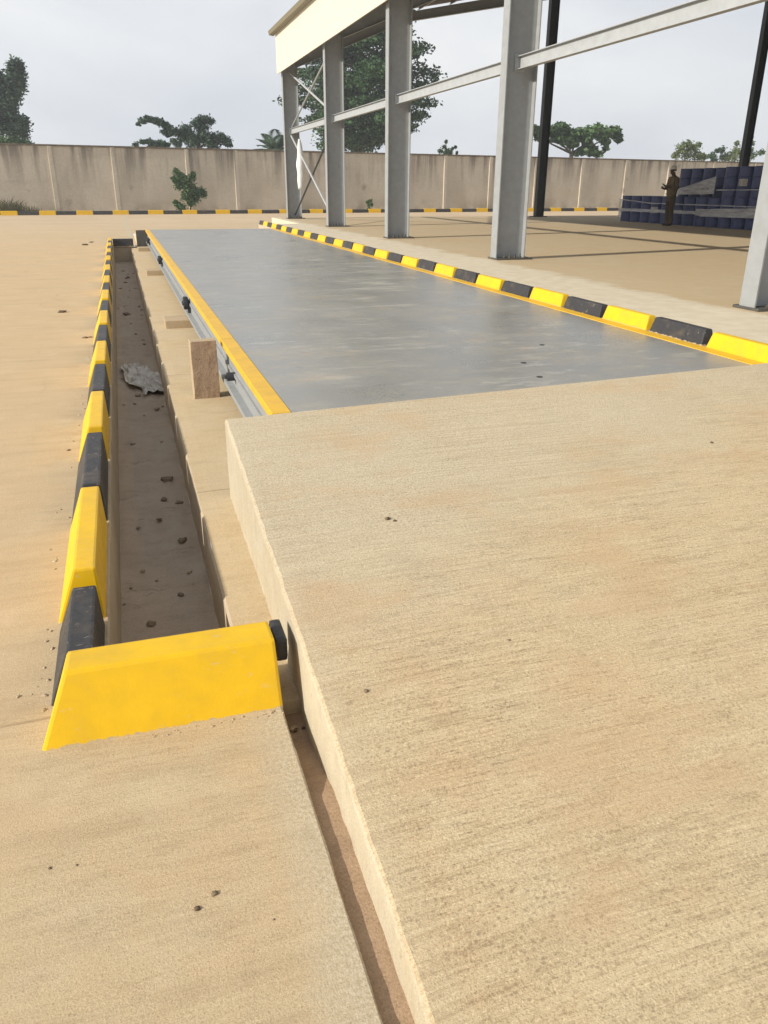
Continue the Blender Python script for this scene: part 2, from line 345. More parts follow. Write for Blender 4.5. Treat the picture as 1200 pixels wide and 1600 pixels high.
def mat_leaf(name, a, b, rough=.6):
    k = NT(name, rough, .25)
    r = k.island(); c = k.mix(r, a, b)
    c = k.mix(k.ramp(k.noise(.6, 3), .35, .65), c, tuple(q*.62 for q in a), 'MIX')
    k.color(c)
    k.b.inputs['Transmission Weight'].default_value = 0
    return k.m
LEAF_D = mat_leaf('leaf_dark', (.030, .078, .030), (.085, .160, .055))
LEAF_B = mat_leaf('leaf_blue_green', (.040, .086, .055), (.090, .150, .085))
LEAF_M = mat_leaf('leaf_mid', (.060, .125, .045), (.14, .22, .08))
LEAF_L = mat_leaf('leaf_light', (.12, .17, .06), (.22, .26, .11))
LEAF_G = mat_leaf('dry_grass', (.07, .075, .03), (.16, .13, .06))
k = NT('bark', .95, .2); k.color(k.mix(k.ramp(k.noise(5, 5), .3, .7), (.06, .048, .035), (.12, .095, .07))); BARK = k.m
k = NT('drum_blue', .38, .45); k.color(k.mix(k.ramp(k.noise(5, 5), .35, .7), (.022, .038, .135), (.036, .060, .185))); DRUM = k.m
k = NT('drum_label', .6, .3); k.color(k.mix(k.ramp(k.noise(22, 4), .45, .6), (.46, .45, .42), (.30, .29, .27))); LABEL = k.m
k = NT('stretch_film', .3, .5); k.color((.62, .63, .66))
nn = k.noise(1, 4, .6, k.vec((2, 2, 14))); k.l(k.ramp(nn, .3, .7, .32, .75), k.b.inputs['Alpha']); FILM = k.m
k = NT('white_plastic', .4, .4); k.color(k.mix(k.ramp(k.noise(6, 3), .3, .7), (.86, .86, .86), (.74, .75, .77))); WHITEP = k.m
k = NT('grey_plastic_litter', .5, .4); k.color(k.mix(k.ramp(k.noise(8, 4), .35, .65), (.62, .58, .50), (.46, .41, .34))); LITTER = k.m
k = NT('stone', .95, .2); k.color(k.mix(k.objrand(), (.12, .085, .055), (.26, .19, .125))); STONE = k.m
k = NT('mud_clod', .95, .2); k.color(k.mix(k.objrand(), (.20, .15, .105), (.32, .245, .17))); CLOD = k.m
k = NT('skin', .55, .3); k.color((.085, .048, .032)); SKIN = k.m
k = NT('shirt_cloth', .9, .2); k.color(k.mix(k.ramp(k.vor(14), .15, .5), (.075, .055, .033), (.15, .115, .065))); SHIRT = k.m
k = NT('trouser_cloth', .9, .2); k.color(k.mix(k.noise(12), (.060, .045, .028), (.095, .072, .045))); TROUS = k.m
k = NT('cap_cloth', .85, .2); k.color((.62, .60, .54)); CAPM = k.m
k = NT('shoe', .5, .3); k.color((.03, .022, .016)); SHOE = k.m
k = NT('phone', .2, .5); k.color((.015, .015, .017)); PHONE = k.m

# ------------------------------------------------------------------ setting: levels (z): yard 0, ledge -.05, channel -.16, drain -.42, deck / floor .40
XL, XR = -.215, .245          # drain walls
Y0, Y1 = 2.20, 23.9           # drain ends
DX0, DX1 = .69, 4.33          # deck
def fy(x): return 4.19 + .07*(x-.69)
DY1 = 24.28
bm = bmesh.new()
def gq(x0, x1, y0, y1, z=0):
    quad(bm, (x0, y0, z), (x1, y0, z), (x1, y1, z), (x0, y1, z))
B = 900
gq(-B, XL, -60, Y0); gq(-B, XL, Y0, Y1); gq(-B, XL, Y1, B)
gq(XL, .325, -60, Y0); gq(XL, .43, Y1, B); gq(.43, B, 30.0, B)
gq(4.6, B, -60, 30.0)
# slightly broken edge of the front slab beside the channel
ys = [-60] + [-.5+.045*i for i in range(61)]
pr = None
for y in ys:
    x = .33 + .006*noise.noise((y*7, 1, 0)) + .004*noise.noise((y*31, 5, 0))
    cur = (bm.verts.new((.3251-.0002, y, 0)), bm.verts.new((x, y, -.003)), bm.verts.new((x+.004, y, -.022)), bm.verts.new((x, y, -.17)))
    if pr:
        for i in range(3): bm.faces.new((pr[i], cur[i], cur[i+1], pr[i+1]))
    pr = cur
struct('ground', bm, YARD)

bm = bmesh.new()   # drain: floor with mud relief, walls, ends
nx, ny = 14, 300
grid = [[bm.verts.new((XL+(XR-XL)*i/nx, Y0+(Y1-Y0)*j/ny,
         -.42 + .022*noise.noise((i*.35, j*.22, 3)) + .014*noise.noise((i*.9, j*.9, 8)) + .02*abs(i/nx-.5))) for i in range(nx+1)] for j in range(ny+1)]
for j in range(ny):
    for i in range(nx): bm.faces.new((grid[j][i], grid[j][i+1], grid[j+1][i+1], grid[j+1][i]))
struct('drain_floor', bm, MUD, True)
bm = bmesh.new()
pl = None
for j in range(241):
    y = Y0+(Y1-Y0)*j/240
    a = .004*noise.noise((y*3, 0, 0)); b = .002*noise.noise((y*3, 9, 0)) + .003*noise.noise((y*17, 9, 0))
    cur = [bm.verts.new(p) for p in ((XL-.001, y, 0), (XL+.006+a, y, -.004), (XL+.008+a, y, -.45))] + \
          [bm.verts.new(p) for p in ((XR-b, y, -.45), (XR-b, y, -.066), (XR+.010-b, y, -.053))]
    if pl:
        for i in (0, 1, 3, 4): bm.faces.new((pl[i], cur[i], cur[i+1], pl[i+1]))
    pl = cur
quad(bm, (XL, Y0, 0), (XR, Y0, 0), (XR, Y0, -.5), (XL, Y0, -.5)); quad(bm, (XL, Y1, 0), (XR+.02, Y1, 0), (XR+.02, Y1, -.5), (XL, Y1, -.5))
struct('drain_walls', bm, DWALL)
bm = bmesh.new()
pl = None
for j in range(241):
    y = Y0+(Y1+.5-Y0)*j/240; b = .002*noise.noise((min(y, Y1)*3, 9, 0)) + .003*noise.noise((y*17, 9, 0))
    cur = [bm.verts.new((XR+.0095-b, y, -.053)), bm.verts.new((.34, y, -.05)), bm.verts.new((.52, y, -.05)), bm.verts.new((4.6, y, -.05))]
    if pl:
        for i in range(3): bm.faces.new((pl[i], cur[i], cur[i+1], pl[i+1]))
    pl = cur
quad(bm, (XR-.01, Y0+.001, -.05), (.46, Y0+.001, -.05), (.46, Y0+.001, -.3), (XR-.01, Y0+.001, -.3))
struct('drain_ledge', bm, LEDGE)
bm = bmesh.new()
n = 130
pl = None
for j in range(n+1):
    y = -1.5+(Y0+.02+1.5)*j/n
    cur = [bm.verts.new((.31+.03*i, y, -.022-.08*min(1, max(0, (y-1.7)/.35))+.002*noise.noise((i*1.1, y*5, 2))+.004*noise.noise((i*3, y*45, 2)))) for i in range(6)]
    if pl:
        for i in range(5): bm.faces.new((pl[i], cur[i], cur[i+1], pl[i+1]))
    pl = cur
struct('channel_sand', bm, SAND, True)

def ramp_mesh(name, z_of, y0, y1, skew0, skew1, ny, drift=0):
    bm = bmesh.new(); pl = None
    xs = [.62, .9, 1.6, 2.6, 3.6, 4.34]
    for j in range(ny+1):
        t = j/ny; row = []
        wob = .004*noise.noise((t*ny*.31, 0, 0)) + .0035*noise.noise((t*ny*1.3, 4, 0))
        yc = y0+(y1-y0)*t; xo = -drift*min(1, max(0, (4.1-yc)/3.1))
        def yy(x): return y0+(y1-y0)*t + (skew0*(1-t)+skew1*t)*(x-.43)
        for x, dz in ((.425+wob*.4, -9), (.426+wob, -.016), (.430+wob, -.005), (.438+wob, -.001), (.470, 0)):
            y = yy(x); row.append(bm.verts.new((x+xo, y, (-.30 if dz == -9 else z_of(y)+dz))))
        for x in xs: y = yy(x); row.append(bm.verts.new((x, y, z_of(y))))
        y = yy(4.34); row.append(bm.verts.new((4.345, y, -.30)))
        if pl:
            for i in range(len(row)-1): bm.faces.new((pl[i], row[i], row[i+1], pl[i+1]))
        else: first = row
        pl = row
    bm.faces.new(first); bm.faces.new(pl[::-1])
    o = struct(name, bm, [RAMP, CAST, PLATE_AND_SHADE])
    for p in o.data.polygons:
        if p.normal.z < .6: p.material_index = 1 if y0 < 10 else (2 if p.normal.y < -.7 else 0)  # far ramp's near end face: shade put into the colour with dark plate tone
    return o
def zr(y): return max(-.055, .398 + .0975*(y-4.11))
ramp_mesh('approach_ramp', zr, -2.0, 4.155, .0, .07, 150, .03)
def zf(y): return max(.002, .392 - .11*(y-DY1))
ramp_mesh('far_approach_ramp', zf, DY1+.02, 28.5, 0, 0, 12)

bm = bmesh.new()   # raised floor of the shed with its apron
prof = [(4.48, -20), (60, -20), (60, 32.6), (5.75, 32.6), (5.75, 27.2), (4.48, 27.2)]
prism(bm, prof, -.3, .40, 'z', .012)
struct('floor_slab', bm, FLOOR)
bm = bmesh.new(); box(bm, 4.345, 4.478, -20, 27.15, -.3, .392)   # joint fill under the right kerb
struct('kerb_footing', bm, CAST)

# ------------------------------------------------------------------ weighbridge
wb = tag(empty('weighbridge', (DX0, 4.2, -.05)), 'long grey steel weighbridge platform with yellow side strips, level with the concrete ramp', 'weighbridge')
def wp(name, bm, mat, parent=wb, smooth=False):
    for v in bm.verts: v.co -= Vector(wb.location)
    return link(name, bm, mat, parent, smooth=smooth)
bm = bmesh.new()
prism(bm, [(DX0+.112, fy(DX0+.112)), (4.205, fy(4.205)), (4.205, DY1), (DX0+.112, DY1)], .355, .40, 'z', .003)
wp('deck', bm, DECK)
bm = bmesh.new()   # strip in three lengths with open joints
cuts = [4.19, 6.58, 7.72, DY1]
for a, b in zip(cuts, cuts[1:]):
    bm = bmesh.new(); box(bm, DX0, DX0+.110, a+.008, b-.006, .352, .403, .004); wp('edge_strip', bm, YSTEEL)
bm = bmesh.new(); prism(bm, [(4.207, fy(4.207)), (4.328, fy(4.328)), (4.328, DY1), (4.207, DY1)], .352, .404, 'z', .003)
wp('edge_strip', bm, YSTEEL)
for xs in (DX0+.045, 4.25):
    bm = bmesh.new()
    box(bm, xs, xs+.02, 4.25, DY1-.02, .10, .348); box(bm, xs-.055, xs+.10, 4.25, DY1-.02, .062, .098, .004)
    box(bm, xs-.014, xs-.001, 4.25, DY1-.02, .19, .215); box(bm, xs-.03, xs+.06, 4.25, DY1-.02, .325, .3475)
    wp('side_beam', bm, GSTEEL)
for y in (10.25, 16.55, 22.6):
    bm = bmesh.new()
    lathe(bm, [(.002, -.03), (.05, -.03), (.074, -.02), (.080, -.004), (.080, .03), (.066, .036), (.060, .03), (.030, .03), (.026, .05), (.002, .052)], 22)
    bmesh.ops.rotate(bm, verts=bm.verts[:], cent=(0, 0, 0), matrix=Matrix.Rotation(-pi/2, 3, 'Y'))
    bmesh.ops.translate(bm, verts=bm.verts[:], vec=(.688, y, .215))
    box(bm, .70, .734, y-.05, y+.05, .05, .25, .004)
    wp('load_cell_mount', bm, RUBBER, smooth=False)
bm = bmesh.new(); tube(bm, [(.668, 6.12, .19), (.733, 6.12, .19)], [.034, .034], 12); tube(bm, [(.655, 6.12, .19), (.70, 6.12, .19)], [.016, .016], 8)
wp('load_cell_mount', bm, RUBBER)
for u, v in ((847, 539), (818, 567), (843, 589)):
    p = at_z(u, v, .4); bm = bmesh.new()
    lathe(bm, [(.022, -.01), (.022, .0012), (.018, .003), (.002, .003)], 18, (p.x, p.y, .4)); wp('lifting_hole_plug', bm, RUBBER)

# concrete pads carrying the load cells and the loose block
padn = ['nearest', 'second nearest', 'farthest']
for i, y in enumerate((10.0, 16.3, 22.5)):
    bm = bmesh.new(); box(bm, .405, 1.15, y, y+.42, -.06, .045, .008)
    for v in bm.verts: v.co += Vector((.006*noise.noise(v.co*9), .006*noise.noise(v.co*7+Vector((5, 0, 0))), .004*noise.noise(v.co*11))); v.co -= Vector((.78, y+.2, -.05))
    tag(link('concrete_pad', bm, PAD, loc=(.78, y+.2, -.05)), 'low concrete pad sticking out from under the weighbridge, %s of three to the camera' % padn[i], 'concrete pad', 'pads under the weighbridge')
bm = bmesh.new()
bmesh.ops.create_grid(bm, x_segments=8, y_segments=16, size=.5)
bm.free(); bm = bmesh.new()
box(bm, -.103, .103, -.065, .065, 0, .468, .004)
bmesh.ops.subdivide_edges(bm, edges=bm.edges[:], cuts=5, use_grid_fill=True)
for v in bm.verts:
    v.co += Vector((.004*noise.noise(v.co*22), .004*noise.noise(v.co*19+Vector((7, 0, 0))), 0))
o = link('concrete_block', bm, [BRICK, PAD], loc=(.535, 6.51, -.051)); o.rotation_euler = (0, 0, radians(1.5))
for p in o.data.polygons:
    if p.normal.x < -.5 or p.normal.z > .5: p.material_index = 1  # left and top faces paler: sunlight put into the block's colours
tag(o, 'brown concrete block standing upright on the ledge beside the weighbridge', 'concrete block')

# ------------------------------------------------------------------ kerbs
def kerb(x0, x1, tx0, tx1, y0, y1, h, mat, base, slant=.012, name='kerb_block', dz=0, tilt=0):
    """block along Y with battered sides: bottom x0..x1, top tx0..tx1"""
    cx, cy = (x0+x1)/2, (y0+y1)/2
    bm = bmesh.new()
    lo_ = [(x0, y0), (x1, y0), (x1, y1), (x0, y1)]; hi_ = [(tx0, y0+slant), (tx1, y0+slant), (tx1, y1-slant), (tx0, y1-slant)]
    A = [bm.verts.new((x-cx, y-cy, -.02)) for x, y in lo_]; Bq = [bm.verts.new((x-cx, y-cy, h)) for x, y in hi_]
    bm.faces.new(A[::-1]); bm.faces.new(Bq)
    for i in range(4): bm.faces.new((A[i], A[(i+1) % 4], Bq[(i+1) % 4], Bq[i]))
    bmesh.ops.bevel(bm, geom=bm.edges[:], offset=.010, segments=2, affect='EDGES', profile=.6)
    bmesh.ops.subdivide_edges(bm, edges=[e for e in bm.edges if e.calc_length() > .3], cuts=6, use_grid_fill=True)
    o = link(name, bm, mat, loc=(cx, cy, base+dz)); o.rotation_euler = (0, 0, tilt)
    return o
# left kerb of the drain, ~1 m blocks
ends = [2.30, 2.855] + [2.855+1.005*i for i in range(1, 22)]
ny_ = nb_ = 0
rk = random.Random(3)
for i in range(len(ends)-1):
    yel = i % 2 == 1
    a, b = ends[i]+.022, ends[i+1]-.022
    if i == 0: a = 2.33
    dz = -.035 if i == 0 else rk.uniform(-.006, .008) - (.012 if not yel else 0)
    o = kerb(-.405+rk.uniform(-.006, .006), -.222, -.317, -.234, a, b, .217, YELLOW if yel else BLACK, 0, .018, dz=dz, tilt=rk.uniform(-.004, .004))
    if yel: ny_ += 1; n_ = ny_; cname = 'yellow'
    else: nb_ += 1; n_ = nb_; cname = 'black'
    if i == 0: lab = 'short black kerb block meeting the large yellow kerb at the drain corner'
    elif i == 7: pass
    if i: lab = '%s kerb block on the left drain edge, %s %s one from the near corner' % (cname, ORD[n_], cname)
    tag(o, lab, 'kerb', 'kerb blocks along the left of the drain')
# near end of the drain
bm = bmesh.new()
lo_ = [(-.406, 2.10), (.336, 2.104), (.332, 2.40), (-.38, 2.40)]; hi_ = [(-.312, 2.190), (.332, 2.192), (.330, 2.315), (-.306, 2.315)]
A = [bm.verts.new((x, y-2.25, -.02)) for x, y in lo_]; Bq = [bm.verts.new((x, y-2.25, .210)) for x, y in hi_]
bm.faces.new(A[::-1]); bm.faces.new(Bq)
for i in range(4): bm.faces.new((A[i], A[(i+1) % 4], Bq[(i+1) % 4], Bq[i]))
bmesh.ops.bevel(bm, geom=bm.edges[:], offset=.011, segments=2, affect='EDGES', profile=.6)
bmesh.ops.subdivide_edges(bm, edges=[e for e in bm.edges if e.calc_length() > .2], cuts=8, use_grid_fill=True)
tag(link('kerb_block', bm, YELLOW, loc=(0, 2.25, 0)), 'large bright yellow kerb block closing the near end of the drain', 'kerb', 'kerb blocks closing the drain ends')
bm = bmesh.new(); box(bm, -.034, .008, -.01, .13, 0, .09, .014)
tag(link('kerb_block', bm, BLACK, loc=(.374, 2.25, .085)), 'small black kerb stub wedged between the large yellow kerb and the ramp', 'kerb', 'kerb blocks closing the drain ends')
bm = bmesh.new(); box(bm, -.27, .27, -.09, .09, -.02, .19, .012)
tag(link('kerb_block', bm, BLACK, loc=(.055, 23.95, 0)), 'black kerb block closing the far end of the drain', 'kerb', 'kerb blocks closing the drain ends')
# mortar crumbs under the yellow kerb are part of the things list below
# right kerb between deck and floor
y = 4.46; i = 0; ny_ = nb_ = 0
while y < 26.4:
    yel = i % 2 == 0
    o = kerb(4.342, 4.476, 4.382, 4.448, y+.022, y+.755-.024, .122, YELLOW if yel else BLACK, .396, .022, dz=rk.uniform(-.004, .006), tilt=rk.uniform(-.006, .006))
    if yel: ny_ += 1; n_ = ny_; cname = 'yellow'
    else: nb_ += 1; n_ = nb_; cname = 'black'
    tag(o, '%s kerb block right of the deck, %s %s one from the right photo edge' % (cname, ORD[n_], cname), 'kerb', 'kerb blocks along the right of the weighbridge')
    y += .755; i += 1
# far kerb below the boundary wall
def far_y(x): return 49.55 + .075*x
x = -5.149-.86; i = 0; ny_ = nb_ = 0
proto = {}
while x < 44:
    yel = i % 2 == 0; w = .86 if yel else 1.06
    key = yel
    if key not in proto:
        bm = bmesh.new(); box(bm, -w/2+.01, w/2-.01, -.09, .09, -.03, .225 if yel else .20, .02)
        o = link('kerb_block', bm, YELLOW if yel else BLACK); proto[key] = o
    else:
        o = proto[key].copy(); COL.objects.link(o)
    o.location = (x+w/2, far_y(x+w/2)+.1, 0); o.rotation_euler = (0, 0, atan2(.075, 1))
    if yel: ny_ += 1; n_ = ny_; cname = 'yellow'
    else: nb_ += 1; n_ = nb_; cname = 'black'
    tens = n_ if n_ <= 20 else None
    lab = '%s kerb block below the boundary wall, %s %s one from the left' % (cname, ORD[n_], cname) if tens else '%s kerb block below the boundary wall, hidden behind the drums' % cname
    tag(o, lab, 'kerb', 'far kerb along the boundary wall' if tens else 'far %s kerb blocks behind the drums' % cname)
    x += w; i += 1

# ------------------------------------------------------------------ boundary wall
WH = 3.6
WS = .17
def wy(x): return 52.7 + WS*x
wang = atan2(WS, 1)
pw = tag(empty('boundary_wall', (0, wy(0), 0), wang), 'long stained beige boundary wall with posts, closing off the yard behind', 'wall')
def wall_s(u, v=232):
    d = ray(u, v); t = wy(0)/(d.y-WS*d.x); x = d.x*t; return x/cos(wang)
posts = [wall_s(u) for u in (77, 175, 291, 367, 455, 536, 617, 697, 768, 840, 913, 982, 1050, 1120)]
step = posts[-1]-posts[-2]
posts = [posts[0]-2*6.2, posts[0]-6.2+.8] + posts + [posts[-1]+step*i for i in range(1, 7)]
for a, b in zip(posts, posts[1:]):
    bm = bmesh.new()
    box(bm, a+.11, b-.11, .012+.012*random.random(), .16, -.1, 1.72); box(bm, a+.11, b-.11, .012+.012*random.random(), .15, 1.722, WH-.04)
    link('wall_panel', bm, WALLM, pw)
for a in posts:
    bm = bmesh.new(); box(bm, a-.12, a+.12, -.075, .22, -.1, WH-.04, .01); link('wall_post', bm, WALLM, pw)
bm = bmesh.new(); box(bm, posts[0], posts[-1], -.05, .24, WH-.038, WH+.05, .01); link('coping', bm, COPE, pw)

# ------------------------------------------------------------------ open steel shed
CX, CYS = 6.13, [.72, 6.80, 13.0, 19.08, 25.0, 31.35]
RX, FZ = 27.0, .40
sh = tag(empty('open_shed', (CX, 1.0, FZ)), 'open-sided grey steel shed with cream fascia and pitched roof beside the weighbridge', 'shed')
SHL = Vector(sh.location)
def sp(name, bm, mat, parent=sh, loc=None, smooth=False):
    if loc is None:
        for v in bm.verts: v.co -= SHL
        return link(name, bm, mat, parent, smooth=smooth)
    return link(name, bm, mat, parent, loc=Vector(loc)-(SHL if parent is sh else Vector((0, 0, 0))), smooth=smooth)
def ibeam_x(bm, x0, x1, y, z0, z1, fl=.125, t=.018):
    """I column: web in the XZ plane, flanges at x0 and x1"""
    fl = .112
    box(bm, x0, x0+t, y-fl, y+fl, z0, z1); box(bm, x1-t, x1, y-fl, y+fl, z0, z1); box(bm, x0+t, x1-t, y-.007, y+.007, z0, z1)
def roof_z(x): return 6.58 + .195*(min(x, 2*RX-x)-6.0)
def column(y, mat, x0, x1, ztop):
    c = empty('column'); c.parent = sh; c.location = Vector(((x0+x1)/2, y, FZ))-SHL
    cx = (x0+x1)/2
    # the column itself is the mesh; its plate and bolts are sub-parts
    COL.objects.unlink(c); bpy.data.objects.remove(c)
    bm = bmesh.new(); ibeam_x(bm, x0-cx, x1-cx, 0, .03, ztop-FZ)
    col = link('column', bm, mat, sh, loc=Vector((cx, y, FZ))-SHL)
    bm = bmesh.new(); hw = (x1-x0)/2+.08; box(bm, -hw+.065, hw+.03, -.19, .19, 0, .03, .003); link('base_plate', bm, PLATE_AND_SHADE, col)
    for bx in (-.6, -.2, .2, .6):
        for by in (-.14, .14):
            bm = bmesh.new(); tube(bm, [(0, 0, 0), (0, 0, .07)], [.012, .012], 8); tube(bm, [(0, 0, .0), (0, 0, .028)], [.024, .024], 6)
            link('anchor_bolt', bm, PLATE_AND_SHADE, col, loc=(bx*hw*.7+.02, by, .031))
    return col
for i, y in enumerate(CYS):
    column(y, GSTEEL, CX, CX+.55, roof_z(CX+.3)-.25)
for y in CYS[1:]:
    if y > 20: column(y, DSTEEL, 2*RX-CX-.55, 2*RX-CX, roof_z(CX+.3)-.25)
# gable post in the middle of the far end
bm = bmesh.new(); hx = .18
bm.free()
for gx_ in (16.9, 26.95):
    bm = bmesh.new(); zt = roof_z(gx_)-.12-FZ
    box(bm, -hx, -hx+.016, -.12, .12, .03, zt); box(bm, hx-.016, hx, -.12, .12, .03, zt); box(bm, -hx+.016, hx-.016, -.008, .008, .03, zt)
    gp = sp('gable_post', bm, DSTEEL, sh, (gx_, 31.62, FZ))
    bm = bmesh.new(); box(bm, -.30, .30, -.22, .22, 0, .03); link('base_plate', bm, PLATE_AND_SHADE, gp)
# rafters (haunched at the eaves)
for y in CYS:
    bm = bmesh.new()
    for sgn in (1, -1):
        def mx_(x): return x if sgn == 1 else 2*RX-x
        top = [(mx_(x), roof_z(x)-.16) for x in (CX, RX)]
        bot = [(mx_(x), z) for x, z in ((RX, roof_z(RX)-.60), (10.6, 7.06), (9.6, 6.63), (6.66, 5.46), (CX, 5.26))]
        prism(bm, top+bot, y-.008, y+.008, 'y')
        pr_ = [(mx_(x), z) for x, z in ((6.66, 5.46), (9.6, 6.63), (10.6, 7.06), (RX, roof_z(RX)-.60))]
        for (xa, za), (xb, zb) in zip(pr_, pr_[1:]):
            prism(bm, [(xa, za), (xb, zb), (xb, zb-.016), (xa, za-.016)], y-.11, y+.11, 'y')
        (xa, za), (xb, zb) = top
        prism(bm, [(xa, za+.016), (xb, zb+.016), (xb, zb+.001), (xa, za+.001)], y-.11, y+.11, 'y')
    sp('rafter', bm, GSTEEL)
# purlins under the sheets, left slope and right slope
for s_ in range(17):
    for sgn in (1, -1):
        x = 6.35+s_*1.22
        xx = x if sgn == 1 else 2*RX-x
        z = roof_z(x)
        bm = bmesh.new(); box(bm, xx-.006, xx+.006, .4, 31.2, z-.142, z-.012); box(bm, xx+.007, xx+.06, .4, 31.2, z-.030, z-.0125); box(bm, xx-.06, xx-.007, .4, 31.2, z-.142, z-.132)
        sp('purlin', bm, GSTEEL)
for sgn in (1, -1):
    bm = bmesh.new(); rows = []
    nn_ = 64
    for j in range(nn_+1):
        x = 5.86+(RX-5.86)*0
        yv = .3+31.5*j/nn_
        dz = .018 if j % 2 else 0
        a = (5.86 if sgn == 1 else 2*RX-5.86); z0 = roof_z(5.86)
        rows.append([bm.verts.new(p) for p in ((a, yv, z0+dz), (RX, yv, roof_z(RX)+dz), (RX, yv, roof_z(RX)+dz+.004), (a, yv, z0+dz+.004))])
    for r0, r1 in zip(rows, rows[1:]):
        for q in range(4): bm.faces.new((r0[q], r1[q], r1[(q+1) % 4], r0[(q+1) % 4]))
    bm.faces.new(rows[0]); bm.faces.new(rows[-1][::-1])
    sp('roof_sheet', bm, ROOFM)
# fascia: ribbed cladding on the long side, gutter above
def clad(x, z0, z1, outward):
    bm = bmesh.new(); pl = None
    y = .35; cells = []
    while y < 31.45:
        for dy, d in ((0, 0), (.16, 0), (.172, .006), (.188, .006)):
            cells.append((min(y+dy, 31.45), d))
        y += .20
    cells.append((31.45, 0))
    for yv, d in cells:
        cur = [bm.verts.new((x-outward*d, yv, z0)), bm.verts.new((x-outward*d, yv, z1)), bm.verts.new((x+outward*.03, yv, z1)), bm.verts.new((x+outward*.03, yv, z0))]
        if pl:
            if yv-py < 1e-5: 
                continue
            for q in range(4): bm.faces.new((pl[q], cur[q], cur[(q+1) % 4], pl[(q+1) % 4]))
        else: st = cur
        pl = cur; py = yv
    bm.faces.new(st); bm.faces.new(pl[::-1])
    return bm
sp('fascia', clad(5.98, 5.23, 6.46, 1), FASCIA)
sp('fascia', clad(2*RX-5.98, 5.23, 6.46, -1), FASCIA)
for sgn in (1, -1):
    def m2(x): return x if sgn == 1 else 2*RX-x
    bm = bmesh.new()
    prism(bm, [(m2(5.96), 6.44), (m2(5.80), 6.46), (m2(5.77), 6.58), (m2(5.785), 6.58), (m2(5.815), 6.475), (m2(5.955), 6.458)], .2, 31.7, 'y'); sp('gutter', bm, GUTTER)
# tie beams between the columns
for a, b in zip(CYS, CYS[1:]):
    bm = bmesh.new(); xm = CX+.27
    box(bm, xm-.05, xm+.05, a+.03, b-.03, 3.30, 3.312); box(bm, xm-.05, xm+.05, a+.03, b-.03, 3.478, 3.49); box(bm, xm-.004, xm+.004, a+.03, b-.03, 3.312, 3.478)
    for yy in (a+.0085, b-.0305):
        box(bm, xm-.09, xm+.09, yy, yy+.02, 3.27, 3.52)
        for bz in (3.31, 3.395, 3.48):
            for bx in (-.065, .065): tube(bm, [(xm+bx, yy+(.02 if yy < a+.5 else 0), bz), (xm+bx, yy+(.032 if yy < a+.5 else -.012), bz)], [.014, .014], 6)
    sp('tie_beam', bm, LSTEEL)
# cross bracing in the far bay
xm = CX+.27; ya, yb = CYS[4]+.05, CYS[5]-.05
for (za, zb, dx, mt) in ((.55, 3.25, -.02, LSTEEL), (3.25, .55, .03, DSTEEL), (3.55, 5.3, -.02, LSTEEL), (5.3, 3.55, .03, GSTEEL)):  # same steel throughout; lit and shaded tones put into the brace colours
    bm = bmesh.new(); tube(bm, [(xm+dx, ya, za), (xm+dx, yb, zb)], [.035, .035], 6); sp('brace', bm, mt)
# white sheet of plastic knotted on the brace
bm = bmesh.new(); rows = []
for j in range(22):
    t = j/21; z = 3.05-1.62*t; w = .035+.105*sin(min(1, t*1.5)*pi*.62)*(1-.55*max(0, t-.72)/.28)
    ring = []
    for q in range(10):
        a = 2*pi*q/10
        r = w*(1+.28*noise.noise((cos(a)*2, sin(a)*2, t*5)))
        ring.append(bm.verts.new((r*cos(a)+.02*sin(t*4), r*.55*sin(a), z)))
    rows.append(ring)
for a, b in zip(rows, rows[1:]):
    for q in range(10): bm.faces.new((a[q], a[(q+1) % 10], b[(q+1) % 10], b[q]))
bm.faces.new(rows[0]); bm.faces.new(rows[-1][::-1])
p = at_y(470, 255, 29.2)
tag(link('plastic_sheet', bm, WHITEP, loc=(xm-.05, 29.75, FZ-.38), smooth=True), 'white plastic sheet hanging bunched from the bracing of the farthest shed bay', 'plastic sheet')

# ------------------------------------------------------------------ drums
def drum_bm():
    bm = bmesh.new(); r = .288
    pr = [(.27, .0), (r+.006, .0), (r+.008, .018), (r, .03)]
    for zc in (.29, .58):
        pr += [(r, zc-.028), (r+.011, zc-.010), (r+.011, zc+.010), (r, zc+.028)]
    pr += [(r, .845), (r+.008, .857), (r+.006, .878), (r-.014, .880), (r-.018, .862), (.02, .862)]
    lathe(bm, pr, 28); return bm
DX = 18.19
drums = []
dp = None
def drum(x, y, z, lab, group, face=False):
    global dp
    if dp is None:
        dp = [link('drum', drum_bm(), DRUM, smooth=False)]
        for p in dp[0].data.polygons: p.use_smooth = False
        bm = bmesh.new()
        for (bx, by, rr) in ((-.16, 0, .035), (.17, .04, .02)):
            lathe(bm, [(rr, .8625), (rr, .875), (rr*.8, .879), (.002, .879)], 12, (bx, by, 0))
        dp.append(link('bung', bm, PLATE_AND_SHADE, dp[0])); o = dp[0]
    else:
        o = dp[0].copy(); COL.objects.link(o); b = dp[1].copy(); COL.objects.link(b); b.parent = o
    o.location = (x, y, z); o.rotation_euler = (0, 0, random.uniform(-.3, .3) if not face else 0)
    tag(o, lab, 'drum', group)
    if face:
        bm = bmesh.new(); pl = None
        for q in range(9):
            a = pi + radians(10+face*8) + (q-4)*.125
            cur = [bm.verts.new((.2915*cos(a), .2915*sin(a), zz)) for zz in (.335, .535)] + [bm.verts.new((.2895*cos(a), .2895*sin(a), zz)) for zz in (.535, .335)]
            if pl:
                for i in range(4): bm.faces.new((pl[i], cur[i], cur[(i+1) % 4], pl[(i+1) % 4]))
            else: st = cur
            pl = cur
        bm.faces.new(st); bm.faces.new(pl[::-1])
        link('paper_label', bm, LABEL, o)
    return o
ylist = [27.0-.597*i for i in range(14)]
nlab = 0
